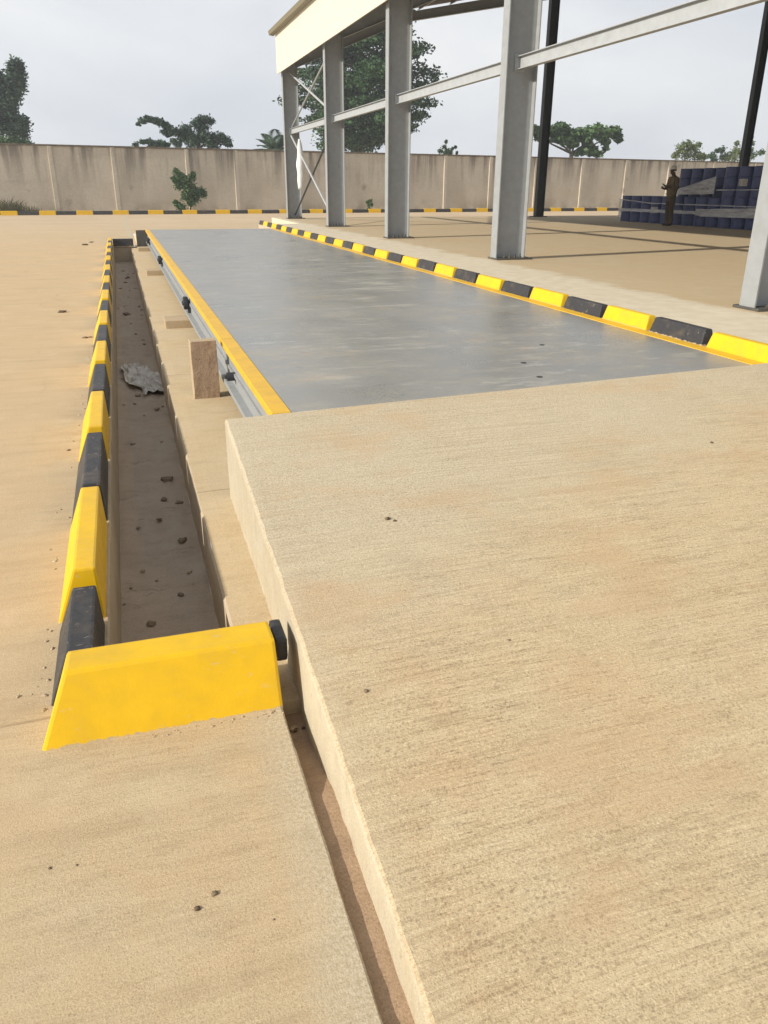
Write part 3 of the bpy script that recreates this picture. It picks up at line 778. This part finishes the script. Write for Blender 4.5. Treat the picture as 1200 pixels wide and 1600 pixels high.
for i, y in enumerate(ylist):
    f = {3: 1, 7: 1, 10: 1}.get(i, 0)
    jx = random.uniform(-.01, .01)
    if f:
        lab = ['blue drum with white label on the floor, far left part of the front row', 'blue drum with square white label on the floor, right of the standing man',
               'blue drum with white label on the floor, close to the near shed column'][nlab]; nlab += 1
        drum(DX+jx, y, FZ, lab, 'labelled blue drums of the lower front row', f)
    elif i == 0: drum(DX+jx, y, FZ, 'blue drum on the floor at the far left end of the low film-wrapped row', 'end drums')
    else: drum(DX+jx, y, FZ, 'dark blue steel drum without label in the film-wrapped front row on the floor', 'plain blue drums of the lower front row')
    drum(DX+.597, y+random.uniform(-.01, .01), FZ, 'dark blue steel drum standing on the floor in the row behind the front row', 'blue drums of the lower back row')
for i, y in enumerate(ylist):
    if y < 22.1:
        if i == 10: drum(DX, y, FZ+.881, 'blue drum with large white label stacked on the top layer at the right', 'labelled blue drums of the top layer', 1)
        else: drum(DX+random.uniform(-.01, .01), y, FZ+.881, 'dark blue drum stacked on top of the front row, without label', 'plain blue drums of the upper front row')
    if y < 24.7: drum(DX+.597, y, FZ+.881, 'dark blue drum stacked on top of the back row behind the sloping film', 'blue drums of the upper back row')
# stretch film bands
def film(name, pts, widths, lab):
    bm = bmesh.new(); pl = None
    for j, (p, w) in enumerate(zip(pts, widths)):
        p = Vector(p); x, y, z = p
        cur = []
        for q in range(4):
            t = q/3-.5; cur.append(bm.verts.new((x-.012*noise.noise((y*3, q*1.7, j)), y, z+w*t+.012*noise.noise((y*2, q, 3)))))
        for q in range(3, -1, -1): cur.append(bm.verts.new(cur[q].co + Vector((.004, 0, 0))))
        if pl:
            for q in range(8): bm.faces.new((pl[q], cur[q], cur[(q+1) % 8], pl[(q+1) % 8]))
        else: st = cur
        pl = cur
    bm.faces.new(st); bm.faces.new(pl[::-1])
    o = link(name, bm, FILM); tag(o, lab, 'stretch film', 'stretch film round the drums'); return o
FX = DX-.315
def line3(a, b, n=24): return [tuple(a[i]+(b[i]-a[i])*j/(n-1) for i in range(3)) for j in range(n)]
film('stretch_film', line3((FX, 27.25, .80), (FX, 19.0, .83)), [.10]*24, 'wide pale film band stretched straight along the lower front row of drums')
film('stretch_film', line3((FX, 27.25, 1.16), (FX, 25.4, 1.06))+line3((FX, 25.2, 1.055), (FX, 19.0, 1.05)), [.03]*48, 'thin white film strand sagging along the upper part of the lower drums')
film('stretch_film', line3((FX-.004, 22.6, .82), (FX-.004, 19.0, .90)), [.22+.004*j for j in range(24)], 'broad cloudy film patch across the lower drums nearest the shed column')
film('stretch_film', line3((FX+.12, 24.7, 1.36), (FX+.02, 22.12, 1.64)), [.05+.02*j for j in range(24)], 'sloping wedge of pale film between the low row and the upper drums')
film('stretch_film', line3((FX, 27.2, .83), (FX, 27.02, .83), 6), [.62]*6, 'upright film fold at the far left end of the low drum row')
film('stretch_film', line3((FX-.005, 22.0, 1.50), (FX-.005, 19.0, 1.53)), [.025]*24, 'thin film strand across the upper drums at the right')

# ------------------------------------------------------------------ person
def skin_mesh(name, joints, edges, root, mat, parent=None, loc=None, sub=2):
    me = bpy.data.meshes.new(name); me.from_pydata([j[0] for j in joints], edges, [])
    o = bpy.data.objects.new(name, me); COL.objects.link(o)
    o.modifiers.new('skin', 'SKIN').use_smooth_shade = True
    for i, j in enumerate(joints):
        r = j[1]; me.skin_vertices[0].data[i].radius = r if isinstance(r, tuple) else (r, r)
        me.skin_vertices[0].data[i].use_root = (i == root)
    s = o.modifiers.new('sub', 'SUBSURF'); s.levels = s.render_levels = sub
    dg = bpy.context.evaluated_depsgraph_get(); ev = o.evaluated_get(dg)
    nm = bpy.data.meshes.new_from_object(ev); bpy.data.objects.remove(o); bpy.data.meshes.remove(me)
    nm.materials.clear(); nm.materials.append(mat)
    for p in nm.polygons: p.use_smooth = True
    o = bpy.data.objects.new(name, nm); COL.objects.link(o)
    if parent: o.parent = parent
    if loc is not None: o.location = loc
    return o
def fl(f, l, u): return (-f, -l, u)      # forward, left, up; he faces -X
J, E = [], []
def j(p, r, frm=None):
    J.append((fl(*p), r)); k = len(J)-1
    if frm is not None: E.append((frm, k))
    return k
pel = j((0, 0, .93), .13); spn = j((.0, 0, 1.14), .115, pel); ch = j((-.01, 0, 1.34), .135, spn); nk = j((.005, 0, 1.475), .06, ch)
nk2 = j((.03, 0, 1.53), .052, nk); jaw = j((.062, 0, 1.575), (.074, .078), nk2); skl = j((.052, 0, 1.655), (.10, .108), jaw); crn = j((.035, 0, 1.735), (.085, .088), skl)
nose = j((.155, 0, 1.615), .013, jaw)
for s in (1, -1):
    ear = j((.035, .083*s, 1.63), .014, skl)
    sho = j((-.01, .17*s, 1.40), .062, ch)
    elb = j((.02, .235*s, 1.13), .046, sho) if s == 1 else j((.03, .225*s, 1.14), .046, sho)
    wri = j((.27, .13*s, 1.16), .030, elb) if s == 1 else j((.25, .10*s, 1.10), .030, elb)
    pal = j((.335, .10*s, 1.185), (.036, .022), wri) if s == 1 else j((.315, .06*s, 1.13), (.036, .022), wri)
    base = Vector(J[pal][0])
    for q in range(4):
        off = (q-1.5)*.019
        p1 = (-base.x+.045, -base.y-off*.3*s, base.z+off+.01); p2 = (-base.x+.075-.004*abs(q-1), -base.y-.012*s-off*.3*s, base.z+off+.016)
        a = j(p1, .0095, pal); b = j(p2, .008, a)
    th = j((-base.x+.02, -base.y-.03*s, base.z+.03), .011, pal); j((-base.x+.048, -base.y-.038*s, base.z+.046), .009, th)
    hip = j((0, .095*s, .86), .092, pel); kne = j((.025 if s == 1 else -.01, .11*s, .49), .062, hip); ank = j((-.02 if s == 1 else -.05, .115*s, .09), .042, kne)
    hel = j((-.05 if s == 1 else -.08, .115*s, .04), .036, ank); toe = j((.15 if s == 1 else .12, .13*s, .03), .030, ank)
PX, PY = 17.22, 23.3
per = skin_mesh('person', J, E, pel, SKIN, loc=(PX, PY, FZ+.004))
per.scale = (1.02,)*3
tag(per, 'person in dark brown patterned shirt and trousers with pale cap, looking at a phone', 'person')
# clothing as shells over the body
G, GE = [], []
def g(p, r, frm=None):
    G.append((fl(*p), r)); k = len(G)-1
    if frm is not None: GE.append((frm, k))
    return k
a = g((0, 0, .84), (.155, .185)); b = g((0, 0, 1.0), (.145, .175), a); c_ = g((.0, 0, 1.16), (.14, .165), b); d = g((-.01, 0, 1.34), (.15, .165), c_); e = g((0, 0, 1.45), .085, d)
for s in (1, -1):
    s1 = g((-.01, .175*s, 1.40), .078, d); s2 = g((.01, .225*s, 1.20), .068, s1)
    s3 = g((.05, .225*s, 1.125), .06, s2); s4 = g((.20, .15*s, 1.145) if s == 1 else (.19, .13*s, 1.105), .047, s3)
skin_mesh('shirt', G, GE, 1, SHIRT, per)
G, GE = [], []
a = g((0, 0, .96), (.135, .16)); b = g((0, 0, .86), (.13, .165), a)
for s in (1, -1):
    h1 = g((0, .095*s, .78), .108, b); k1 = g((.025 if s == 1 else -.01, .11*s, .49), .085, h1)
    k2 = g((.0 if s == 1 else -.03, .113*s, .26), .078, k1); k3 = g((-.02 if s == 1 else -.05, .115*s, .07), .074, k2)
skin_mesh('trousers', G, GE, 0, TROUS, per)
bm = bmesh.new()
lathe(bm, [(.096, 1.665), (.102, 1.675), (.100, 1.715), (.086, 1.752), (.055, 1.775), (.004, 1.782)], 20, (-.045, 0, 0))
link('cap', bm, CAPM, per, smooth=True)
for s in (1, -1):
    o = skin_mesh('shoe', [(fl((-.055 if s == 1 else -.085), .115*s, .045), .045), (fl((.05 if s == 1 else .02), .122*s, .04), .045), (fl((.16 if s == 1 else .13), .13*s, .035), .036)], [(0, 1), (1, 2)], 0, SHOE, per)
bm = bmesh.new(); box(bm, -.006, .006, -.037, .037, -.075, .075, .004)
bmesh.ops.rotate(bm, verts=bm.verts[:], cent=(0, 0, 0), matrix=Matrix.Rotation(radians(-55), 3, 'Y'))
tag(link('phone', bm, PHONE, loc=(PX-.39, PY-.085, FZ+1.235)), 'small black phone held up in the man\'s hands', 'phone')

# ------------------------------------------------------------------ vegetation
def leaf(bm, c, size, nrm=None, long=1.7):
    d = Vector((random.gauss(0, 1), random.gauss(0, 1), random.gauss(0, .6))).normalized()
    s = d.cross(Vector((random.gauss(0, 1), random.gauss(0, 1), random.gauss(0, 1)))).normalized()
    L_ = size*long*.5; w = size*.5
    n_ = d.cross(s)*size*.12
    bm.faces.new([bm.verts.new(c+q) for q in (-d*L_, s*w+n_, d*L_, -s*w+n_)])
def clump(bm, c, r, n, size, long=1.7, shell=.5):
    c = Vector(c); size *= .66; n = int(n*2.0); r = [q*1.08 for q in r]
    for _ in range(n):
        v = Vector((random.gauss(0, 1), random.gauss(0, 1), random.gauss(0, 1))).normalized()
        t = random.random()**shell
        if random.random() < .35: t *= random.uniform(1.0, 1.55)
        leaf(bm, c+Vector((v.x*r[0]*t, v.y*r[1]*t, v.z*r[2]*t)), size*random.uniform(.7, 1.3), None, long)
def tree(name, loc, clumps, trunk, leafmat, size, lab, cat='tree', group=None, long=1.7):
    t = tag(empty(name, loc), lab, cat, group)
    bm = bmesh.new()
    for c, r, n in clumps: clump(bm, c, r, n, size, long)
    link('crown', bm, leafmat, t)
    bm = bmesh.new()
    for pts, rads in trunk: tube(bm, pts, rads, 7)
    link('trunk', bm, BARK, t, smooth=True)
    return t
# big layered tree behind the shed
base = at_y(562, 236, 75); base.z = 0
R = random.Random(11); cl_ = []; tr = [([(0, 0, 0), (.1, 0, 5), (.0, .1, 10), (.2, 0, 16)], [.42, .34, .25, .08])]
lv = [(5.6, 3.2), (6.9, 5.6), (8.3, 6.6), (9.6, 6.9), (11.0, 6.6), (12.4, 6.0), (13.8, 5.2), (15.2, 4.2), (16.6, 2.8)]
for z, rad in lv:
    nb = 8
    for b_ in range(nb):
        a = 2*pi*(b_+R.random())/nb; rr = rad*R.uniform(.72, 1.02)
        tip = Vector((rr*cos(a), rr*sin(a), z-.25+R.uniform(-.5, .4)))
        st = Vector((0, 0, z-1.3))
        mid = st.lerp(tip, .55)+Vector((0, 0, .45))
        tr.append(([st, mid, tip], [.11, .07, .025]))
        for q, (f_, sz) in enumerate(((.35, 1.0), (.6, 1.15), (.82, 1.05), (1.0, .8))):
            if f_ < .5 and R.random() < .25: continue
            p = st.lerp(tip, f_)+Vector((R.uniform(-.4, .4), R.uniform(-.4, .4), .45*(1-abs(f_-.5))+R.uniform(-.2, .25)))
            cl_.append((p, (1.3*sz, 1.3*sz, .55*sz), 95))
tree('broad_tree', base, cl_, tr, LEAF_D, .30, 'tall dark green tree with layered branches seen through the far shed columns')
# clumpy tree cut by the left edge
def P(u, v, Y, base): q = at_y(u, v, Y); return q-base
base = at_y(14, 222, 70); base.z = 0; cl_ = []
for u, v, r in ((26, 104, 10), (25, 118, 12), (22, 134, 13), (27, 126, 9), (20, 148, 11), (4, 128, 11), (-8, 140, 14), (12, 160, 12), (0, 158, 12), (14, 176, 9), (18, 186, 8), (28, 196, 13), (12, 198, 12), (36, 190, 7), (-6, 195, 14), (30, 206, 11), (-14, 170, 12)):
    m_ = r*70/1290; cl_.append((P(u, v, 70, base), (m_, m_*1.1, m_), int(26*r)))
tree('clumpy_tree', base, cl_, [([(0, 0, 0), (.1, 0, 3.5), P(18, 186, 70, base), P(14, 160, 70, base), P(24, 125, 70, base)], [.3, .24, .18, .14, .05]), ([P(14, 160, 70, base), P(-6, 150, 70, base)], [.1, .04])],
     LEAF_B, .24, 'tall clumpy dark tree over the wall, cut off by the left photo edge')
# hedge at the foot of that tree
base = at_y(15, 222, 64); base.z = 0; cl_ = []
for u, v, r in ((-4, 218, 6), (10, 217, 6), (24, 218, 5), (38, 221, 5), (46, 224, 4)):
    m_ = r*64/1290; cl_.append((P(u, v, 64, base)+Vector((0, 0, -.2)), (m_*1.8, m_*1.5, m_*1.2), 190))
tree('bush', base, cl_, [([(0, 0, 0), (.2, 0, 3.2)], [.1, .04])], LEAF_M, .16, 'low green bush just above the wall under the clumpy tree', 'bush')
# spreading tree with arching limb
base = at_y(318, 234, 65); base.z = 0; cl_ = []
for u, v, r in ((216, 194, 2.5), (222, 189, 4), (230, 186, 5), (240, 188, 5), (250, 191, 5.5), (259, 196, 5.5), (266, 201, 5.5), (272, 206, 6), (280, 208, 6), (256, 206, 3.5), (262, 211, 3.5),
                (290, 203, 8), (296, 212, 9), (301, 222, 10), (308, 194, 8), (314, 188, 7), (322, 187, 6.5), (330, 190, 4.5), (316, 199, 8), (318, 212, 9), (325, 220, 9), (336, 216, 8), (346, 214, 6), (354, 222, 6.5), (358, 226, 4), (278, 225, 5), (270, 220, 4), (334, 228, 8), (284, 217, 5)):
    m_ = r*65/1290; cl_.append((P(u, v, 65, base), (m_*1.15, m_*1.3, m_*.85), int(26*r)))
tree('spreading_tree', base, cl_, [([(0, 0, 0), P(312, 240, 65, base), P(308, 215, 65, base), P(316, 192, 65, base)], [.22, .18, .12, .04]), ([P(310, 222, 65, base), P(280, 209, 65, base), P(255, 194, 65, base), P(224, 190, 65, base)], [.09, .07, .05, .02]), ([P(312, 230, 65, base), P(335, 218, 65, base), P(355, 223, 65, base)], [.09, .06, .03])],
     LEAF_B, .17, 'spreading dark tree over the wall with one long limb arching left')
base = at_y(245, 232, 63); base.z = 0; cl_ = []
for u, v, r in ((212, 226, 3), (222, 222, 3.5), (232, 221, 4.5), (242, 224, 4.5), (252, 223, 4.5), (260, 226, 4), (238, 229, 5), (250, 230, 5)):
    m_ = r*63/1290; cl_.append((P(u, v, 63, base), (m_*1.3, m_*1.3, m_*.8), int(24*r)))
tree('bush', base, cl_, [([(0, 0, 0), (0, 0, 3.4)], [.1, .04])], LEAF_B, .15, 'low dark bush above the wall below the arching limb', 'bush')
# palm
def fronds(bm, c, n, ln, wid, droop, R, seg=9, leaflets=True):
    for q in range(n):
        a = 2*pi*(q+R.random()*.6)/n; el_ = R.uniform(.35, 1.45); d = Vector((cos(a)*cos(el_), sin(a)*cos(el_), sin(el_)))
        side = Vector((-sin(a), cos(a), 0)); p = Vector(c)
        L_ = ln*R.uniform(.75, 1.05)
        pts = []
        for s in range(seg+1):
            t = s/seg; pts.append(Vector(c)+d*L_*t+Vector((0, 0, -droop*L_*t*t)))
        tube(bm, pts, [.025*(1-.8*s/seg) for s in range(seg+1)], 4)
        for s in range(1, seg*3):
            t = s/(seg*3); p = Vector(c)+d*L_*t+Vector((0, 0, -droop*L_*t*t))
            for sg in (1, -1):
                w = wid*sin(pi*min(1, t*.9+.1))*R.uniform(.8, 1.1)
                e_ = p+side*sg*w+d*w*.6+Vector((0, 0, -w*.35)); h_ = Vector((0, 0, .03))+d*.03
                bm.faces.new([bm.verts.new(x_) for x_ in (p, p+(e_-p)*.5+h_*.45, e_, p+(e_-p)*.5-h_*.45)])
base = at_y(428, 236, 64); base.z = 0
t = tag(empty('palm_tree', base), 'small palm with feathery fronds over the wall beside the farthest shed column', 'palm')
bm = bmesh.new(); R = random.Random(5); fronds(bm, P(430, 238, 64, base), 22, 2.6, .62, .42, R); link('crown', bm, LEAF_B, t)
bm = bmesh.new(); tube(bm, [(0, 0, 0), P(428, 234, 64, base)], [.2, .16], 8); link('trunk', bm, BARK, t)
# thin bush between the columns
base = at_y(697, 245, 66); base.z = 0; cl_ = []
for u, v, r in ((688, 236, 3), (694, 230, 3), (697, 222, 2), (700, 236, 4), (707, 233, 2.5), (712, 230, 2), (695, 240, 4), (704, 241, 4), (714, 239, 2)):
    m_ = r*66/1290; cl_.append((P(u, v, 66, base), (m_, m_, m_*1.2), int(14*r)))
tree('bush', base, cl_, [([(0, 0, 0), P(697, 240, 66, base), P(697, 222, 66, base)], [.08, .05, .02])], LEAF_D, .16, 'thin dark bush top over the wall, between the third and fourth columns', 'bush')
# broad-leaved tree right of the fourth column: umbrellas of drooping leaves
base = at_y(895, 245, 75); base.z = 0; cl_ = []; tr = [([(0, 0, 0), P(893, 240, 75, base)], [.25, .2])]
for u, v, r in ((826, 203, 7), (838, 205, 8), (850, 206, 8), (842, 216, 5), (862, 203, 8), (872, 199, 7), (882, 200, 7), (870, 214, 8), (880, 220, 7), (892, 210, 9), (895, 224, 8), (904, 208, 9), (914, 215, 9), (922, 206, 9), (932, 203, 9), (938, 212, 8), (946, 222, 6), (946, 232, 3.5), (950, 207, 8), (960, 205, 8), (965, 212, 6), (968, 219, 4), (918, 226, 6), (910, 237, 6), (922, 239, 6), (934, 241, 5), (900, 240, 4), (928, 232, 4)):
    m_ = r*75/1300; cl_.append((P(u, v, 75, base), (m_*1.1, m_*1.3, m_*.8), int(13*r)))
for u, v in ((832, 205), (866, 208), (900, 214), (930, 208), (960, 208)):
    tr.append(([P(893, 240, 75, base), P((893+u)/2, (238+v)/2+4, 75, base), P(u, v, 75, base)], [.12, .08, .03]))
tree('broad_leaved_tree', base, cl_, tr, LEAF_M, .42, 'wide low tree with large drooping leaves over the wall behind the dark gable post', long=2.0)
# light bushes behind the drums
for pts, mt, lab, sz in ((((1056, 243, 6), (1064, 232, 8), (1074, 226, 8), (1084, 232, 8), (1092, 226, 4), (1074, 242, 10), (1090, 244, 8), (1100, 246, 6)), LEAF_L, 'pale yellow-green bush over the wall above the standing man', .22),
                     (((1112, 243, 5), (1120, 236, 4), (1128, 234, 5), (1116, 249, 6), (1130, 244, 5)), LEAF_D, 'small dark bush over the wall between two pale bushes', .2),
                     (((1140, 244, 7), (1150, 236, 7), (1152, 224, 4), (1146, 247, 9), (1160, 240, 7), (1166, 247, 8), (1132, 249, 5)), LEAF_L, 'pale green pointed bush over the wall beside the dark corner column', .2),
                     (((1172, 215, 3.5), (1175, 224, 4), (1172, 234, 5), (1176, 243, 6), (1190, 238, 5)), LEAF_M, 'slim green tree top beside the dark corner column at right', .2)):
    base = at_y(pts[0][0]+10, 250, 78); base.z = 0; cl_ = []
    for u, v, r in pts:
        m_ = r*78/1330; cl_.append((P(u, v, 78, base), (m_*1.15, m_*1.2, m_), int(16*r)))
    tree('bush', base, cl_, [([(0, 0, 0), P(pts[2][0], pts[2][1], 78, base)], [.1, .03])], mt, sz, lab, 'bush')
# plants in front of the wall
base = at_y(297, 331, 50.6); base.z = 0; cl_ = []
for u, v, r in ((276, 268, 4), (274, 280, 5), (284, 276, 5), (290, 284, 7), (280, 290, 6), (296, 292, 7), (300, 278, 4), (302, 272, 3), (296, 300, 8), (306, 302, 6), (313, 300, 6), (318, 304, 4), (304, 310, 6), (298, 316, 5), (290, 308, 5), (278, 320, 4), (284, 325, 5), (274, 316, 3)):
    m_ = r*50/1290; cl_.append((P(u, v, 50.6, base), (m_*1.2, m_, m_*1.05), int(36*r)))
tree('shrub', base, cl_, [([(0, 0, 0), P(298, 310, 50.6, base), P(290, 285, 50.6, base)], [.05, .035, .015]), ([P(298, 312, 50.6, base), P(314, 302, 50.6, base)], [.025, .01])], LEAF_M, .11, 'leafy green shrub growing against the boundary wall behind the kerb', 'shrub')
base = at_y(22, 334, 50.0); base.z = 0
t = tag(empty('grass_clump', base), 'straggly dry grass clump at the foot of the wall, at the left photo edge', 'grass clump')
bm = bmesh.new(); R = random.Random(9)
for q in range(420):
    x = R.gauss(0, .95); h_ = R.uniform(.35, 1.25)*max(.25, 1-abs(x+.2)/2.6); yv = R.gauss(0, .25)
    d = Vector((R.gauss(0, .35), R.gauss(0, .25), 1)).normalized(); p = Vector((x, yv, -.02)); s = Vector((.018, 0, 0))
    m_ = p+d*h_*.6; e_ = p+d*h_+Vector((d.x*.5, 0, -.12))*h_
    bm.faces.new([bm.verts.new(v_) for v_ in (p-s, p+s, m_+s*.8, m_-s*.8)]); bm.faces.new([bm.verts.new(v_) for v_ in (m_-s*.8, m_+s*.8, e_)])
link('blades', bm, LEAF_G, t)
base = at_y(577, 331, 52.0); base.z = 0; cl_ = []
for u, v, r in ((574, 316, 2.5), (579, 314, 3), (577, 320, 3), (581, 320, 2.5), (576, 326, 2.5)):
    m_ = r*52/1290; cl_.append((P(u, v, 52, base), (m_, m_, m_), int(16*r)))
tree('shrub', base, cl_, [([(0, 0, 0), P(577, 318, 52, base)], [.02, .01])], LEAF_M, .09, 'tiny green plant behind the far kerb between the second and third columns', 'shrub')

# ------------------------------------------------------------------ litter and stones
def rock_bm(r, flat=.6, seed=0, sub=2):
    bm = bmesh.new(); bmesh.ops.create_icosphere(bm, subdivisions=sub, radius=r)
    for v in bm.verts:
        f = 1+1.0*noise.noise(v.co/r*1.3+Vector((seed*3.1, 0, 0)))+.2*noise.noise(v.co/r*3+Vector((seed*7, 0, 0)))
        v.co *= f; v.co.z *= flat
    return bm
def rock(name, p, r, mat, lab, cat, group, seed, flat=.55):
    tag(link(name, rock_bm(r, flat, seed), mat, loc=Vector(p)+Vector((0, 0, r*flat*.45)), smooth=True), lab, cat, group).rotation_euler = (0, 0, seed*1.7)
sl = [(308, 1420, .0105, 0, 'dark pebble on the front slab, lower of a close pair'), (335, 1397, .010, 0, 'dark pebble on the front slab, upper of a close pair'),
      (78, 1357, .006, 0, 'small pebble on the front slab near the left photo edge'), (428, 1437, .004, 0, 'tiny pebble on the front slab beside the sand channel'),
      (120, 1352, .0045, 0, 'tiny pebble on the front slab left of the pebble pair')]
for i, (u, v, r, z, lab) in enumerate(sl):
    rock('pebble', at_z(u, v, z), r*.7, STONE, lab, 'pebble', 'pebbles on the concrete', i+1)
def ramp_pt(u, v):
    d = ray(u, v); t = (.398-EYE-.0975*4.11)/(d.z-.0975*d.y); return EYEV+d*t
for i, (u, v, r, lab) in enumerate(((606, 811, .014, 'left dark pebble of a pair on the ramp'), (617, 814, .010, 'right dark pebble of a pair on the ramp'),
                                    (572, 1080, .009, 'pebble on the ramp near its left edge'), (795, 1000, .006, 'tiny pebble in the middle of the ramp'), (1112, 692, .010, 'pebble on the ramp near the deck, far right'))):
    rock('pebble', ramp_pt(u, v), r*.75, STONE, lab, 'pebble', 'pebbles on the concrete', i+11)
for i, (u, v, r, lab) in enumerate(((97, 488, .05, 'dark clod on the dusty yard left of the drain kerb'), (133, 528, .03, 'left clod of two beside the drain kerb'), (141, 527, .025, 'right clod of two beside the drain kerb'),
                                    (107, 704, .012, 'small stone on the yard by the near kerb blocks'), (133, 383, .09, 'flat dark clod far out on the yard'), (142, 379, .06, 'pale clod far out on the yard by the drain end'))):
    rock('stone', at_z(u, v, 0), r, STONE, lab, 'stone', 'stones on the yard', i+21, .35)
for i, (u, v, r, lab) in enumerate(((262, 752, .055, 'pointed dark mud clod in the drain beyond the pale stain'), (285, 845, .035, 'dark mud clod at the right side of the drain floor'), (283, 930, .022, 'small dark clod on the drain floor near the yellow kerb'),
                                    (205, 920, .012, 'tiny clod on the drain floor at left'), (195, 945, .012, 'tiny clod on the drain floor near the left wall'), (200, 435, .07, 'dark lump far along the drain floor'),
                                    (197, 492, .08, 'flat dark lump across the middle of the drain'), (245, 640, .03, 'small clod in the drain beside the plastic litter'), (216, 825, .016, 'small clod on the drain floor left of the stain'), (316, 905, .014, 'tiny clod at the right drain wall near the yellow kerb'))):
    rock('mud_clod', at_z(u, v, -.415), r*.75, CLOD, lab, 'mud clod', 'mud clods in the drain', i+41, .5)
# crumpled plastic in the drain
p = at_z(222, 592, -.40)
bm = bmesh.new(); G_ = []
for jj in range(25):
    row = []
    for ii in range(17):
        a, b = ii/16-.5, jj/24-.5
        q = Vector((a*.36*(1-.6*abs(b)+.25*noise.noise((b*7, 3, 1))), b*1.5, 0))
        q.z = .035+.04*noise.noise((a*5, b*6, 1))+.035*abs(noise.noise((a*9, b*11, 4)))+.008*noise.noise((a*25, b*31, 2)); q.x += .05*noise.noise((a*3, b*5, 9))
        row.append(bm.verts.new(q))
    G_.append(row)
for a, b in zip(G_, G_[1:]):
    for i in range(16): bm.faces.new((a[i], a[i+1], b[i+1], b[i]))
o = link('plastic_litter', bm, LITTER, loc=p+Vector((0, 0, -.02)), smooth=False); o.rotation_euler = (0, 0, .15)
s_ = o.modifiers.new('thick', 'SOLIDIFY'); s_.thickness = .002
tag(o, 'crumpled grey plastic litter lying on the drain floor', 'litter')
# mortar crumbs along the yellow kerb foot and in the channel mouth
R = random.Random(4)
for i in range(26):
    x = R.uniform(-.10, .33); yv = 2.095+R.uniform(-.022, .004); r = R.uniform(.002, .0055)
    rock('mortar_crumb', (x, yv, -r*.3), r, PAD, 'pale mortar crumb at the foot of the large yellow kerb', 'crumb', 'mortar crumbs under the yellow kerb', 60+i, .6)
for i in range(14):
    x = R.uniform(.335, .42); yv = R.uniform(1.84, 2.12); r = R.uniform(.006, .014)
    rock('mortar_crumb', (x, yv, -.10+.04*max(0, (2.0-yv)/.2)), r*.8, PAD if i % 2 else STONE, 'rubble crumb in the sand channel beside the yellow kerb end', 'crumb', 'rubble in the channel mouth', 90+i, .7)

for i in range(46):
    yv = 2.5+19*R.random()**1.8; x = R.uniform(-.19, .22); r = R.uniform(.006, .02)*(1+yv*.06)
    rock('mud_clod', (x, yv, -.415), r, CLOD if i % 3 else PAD, 'small mud crumb scattered on the shaded drain floor', 'mud clod', 'mud crumbs on the drain floor', 110+i, .45)
for i in range(44):
    yv = 2.3+7*R.random()**1.5; x = -.405-abs(R.gauss(0, .03)); r = R.uniform(.002, .0065)*(1+yv*.08)
    rock('mortar_crumb', (x, yv, -r*.2), r, PAD if i % 5 else CAST, 'pale mortar crumb on the yard at the foot of the left drain kerb', 'crumb', 'mortar crumbs along the left kerb', 170+i, .5)
# ------------------------------------------------------------------ air
bm = bmesh.new(); box(bm, -130, 160, -25, 140, -2.2, 24)
k = bpy.data.materials.new('haze'); k.use_nodes = True; k.node_tree.nodes.clear()
o_ = k.node_tree.nodes.new('ShaderNodeOutputMaterial'); v_ = k.node_tree.nodes.new('ShaderNodeVolumePrincipled')
v_.inputs['Density'].default_value = .0014; v_.inputs['Color'].default_value = (.90, .93, .97, 1); v_.inputs['Anisotropy'].default_value = .2
k.node_tree.links.new(v_.outputs[0], o_.inputs['Volume'])
tag(link('haze', bm, k), kind='stuff')
S.cycles.volume_bounces = 0
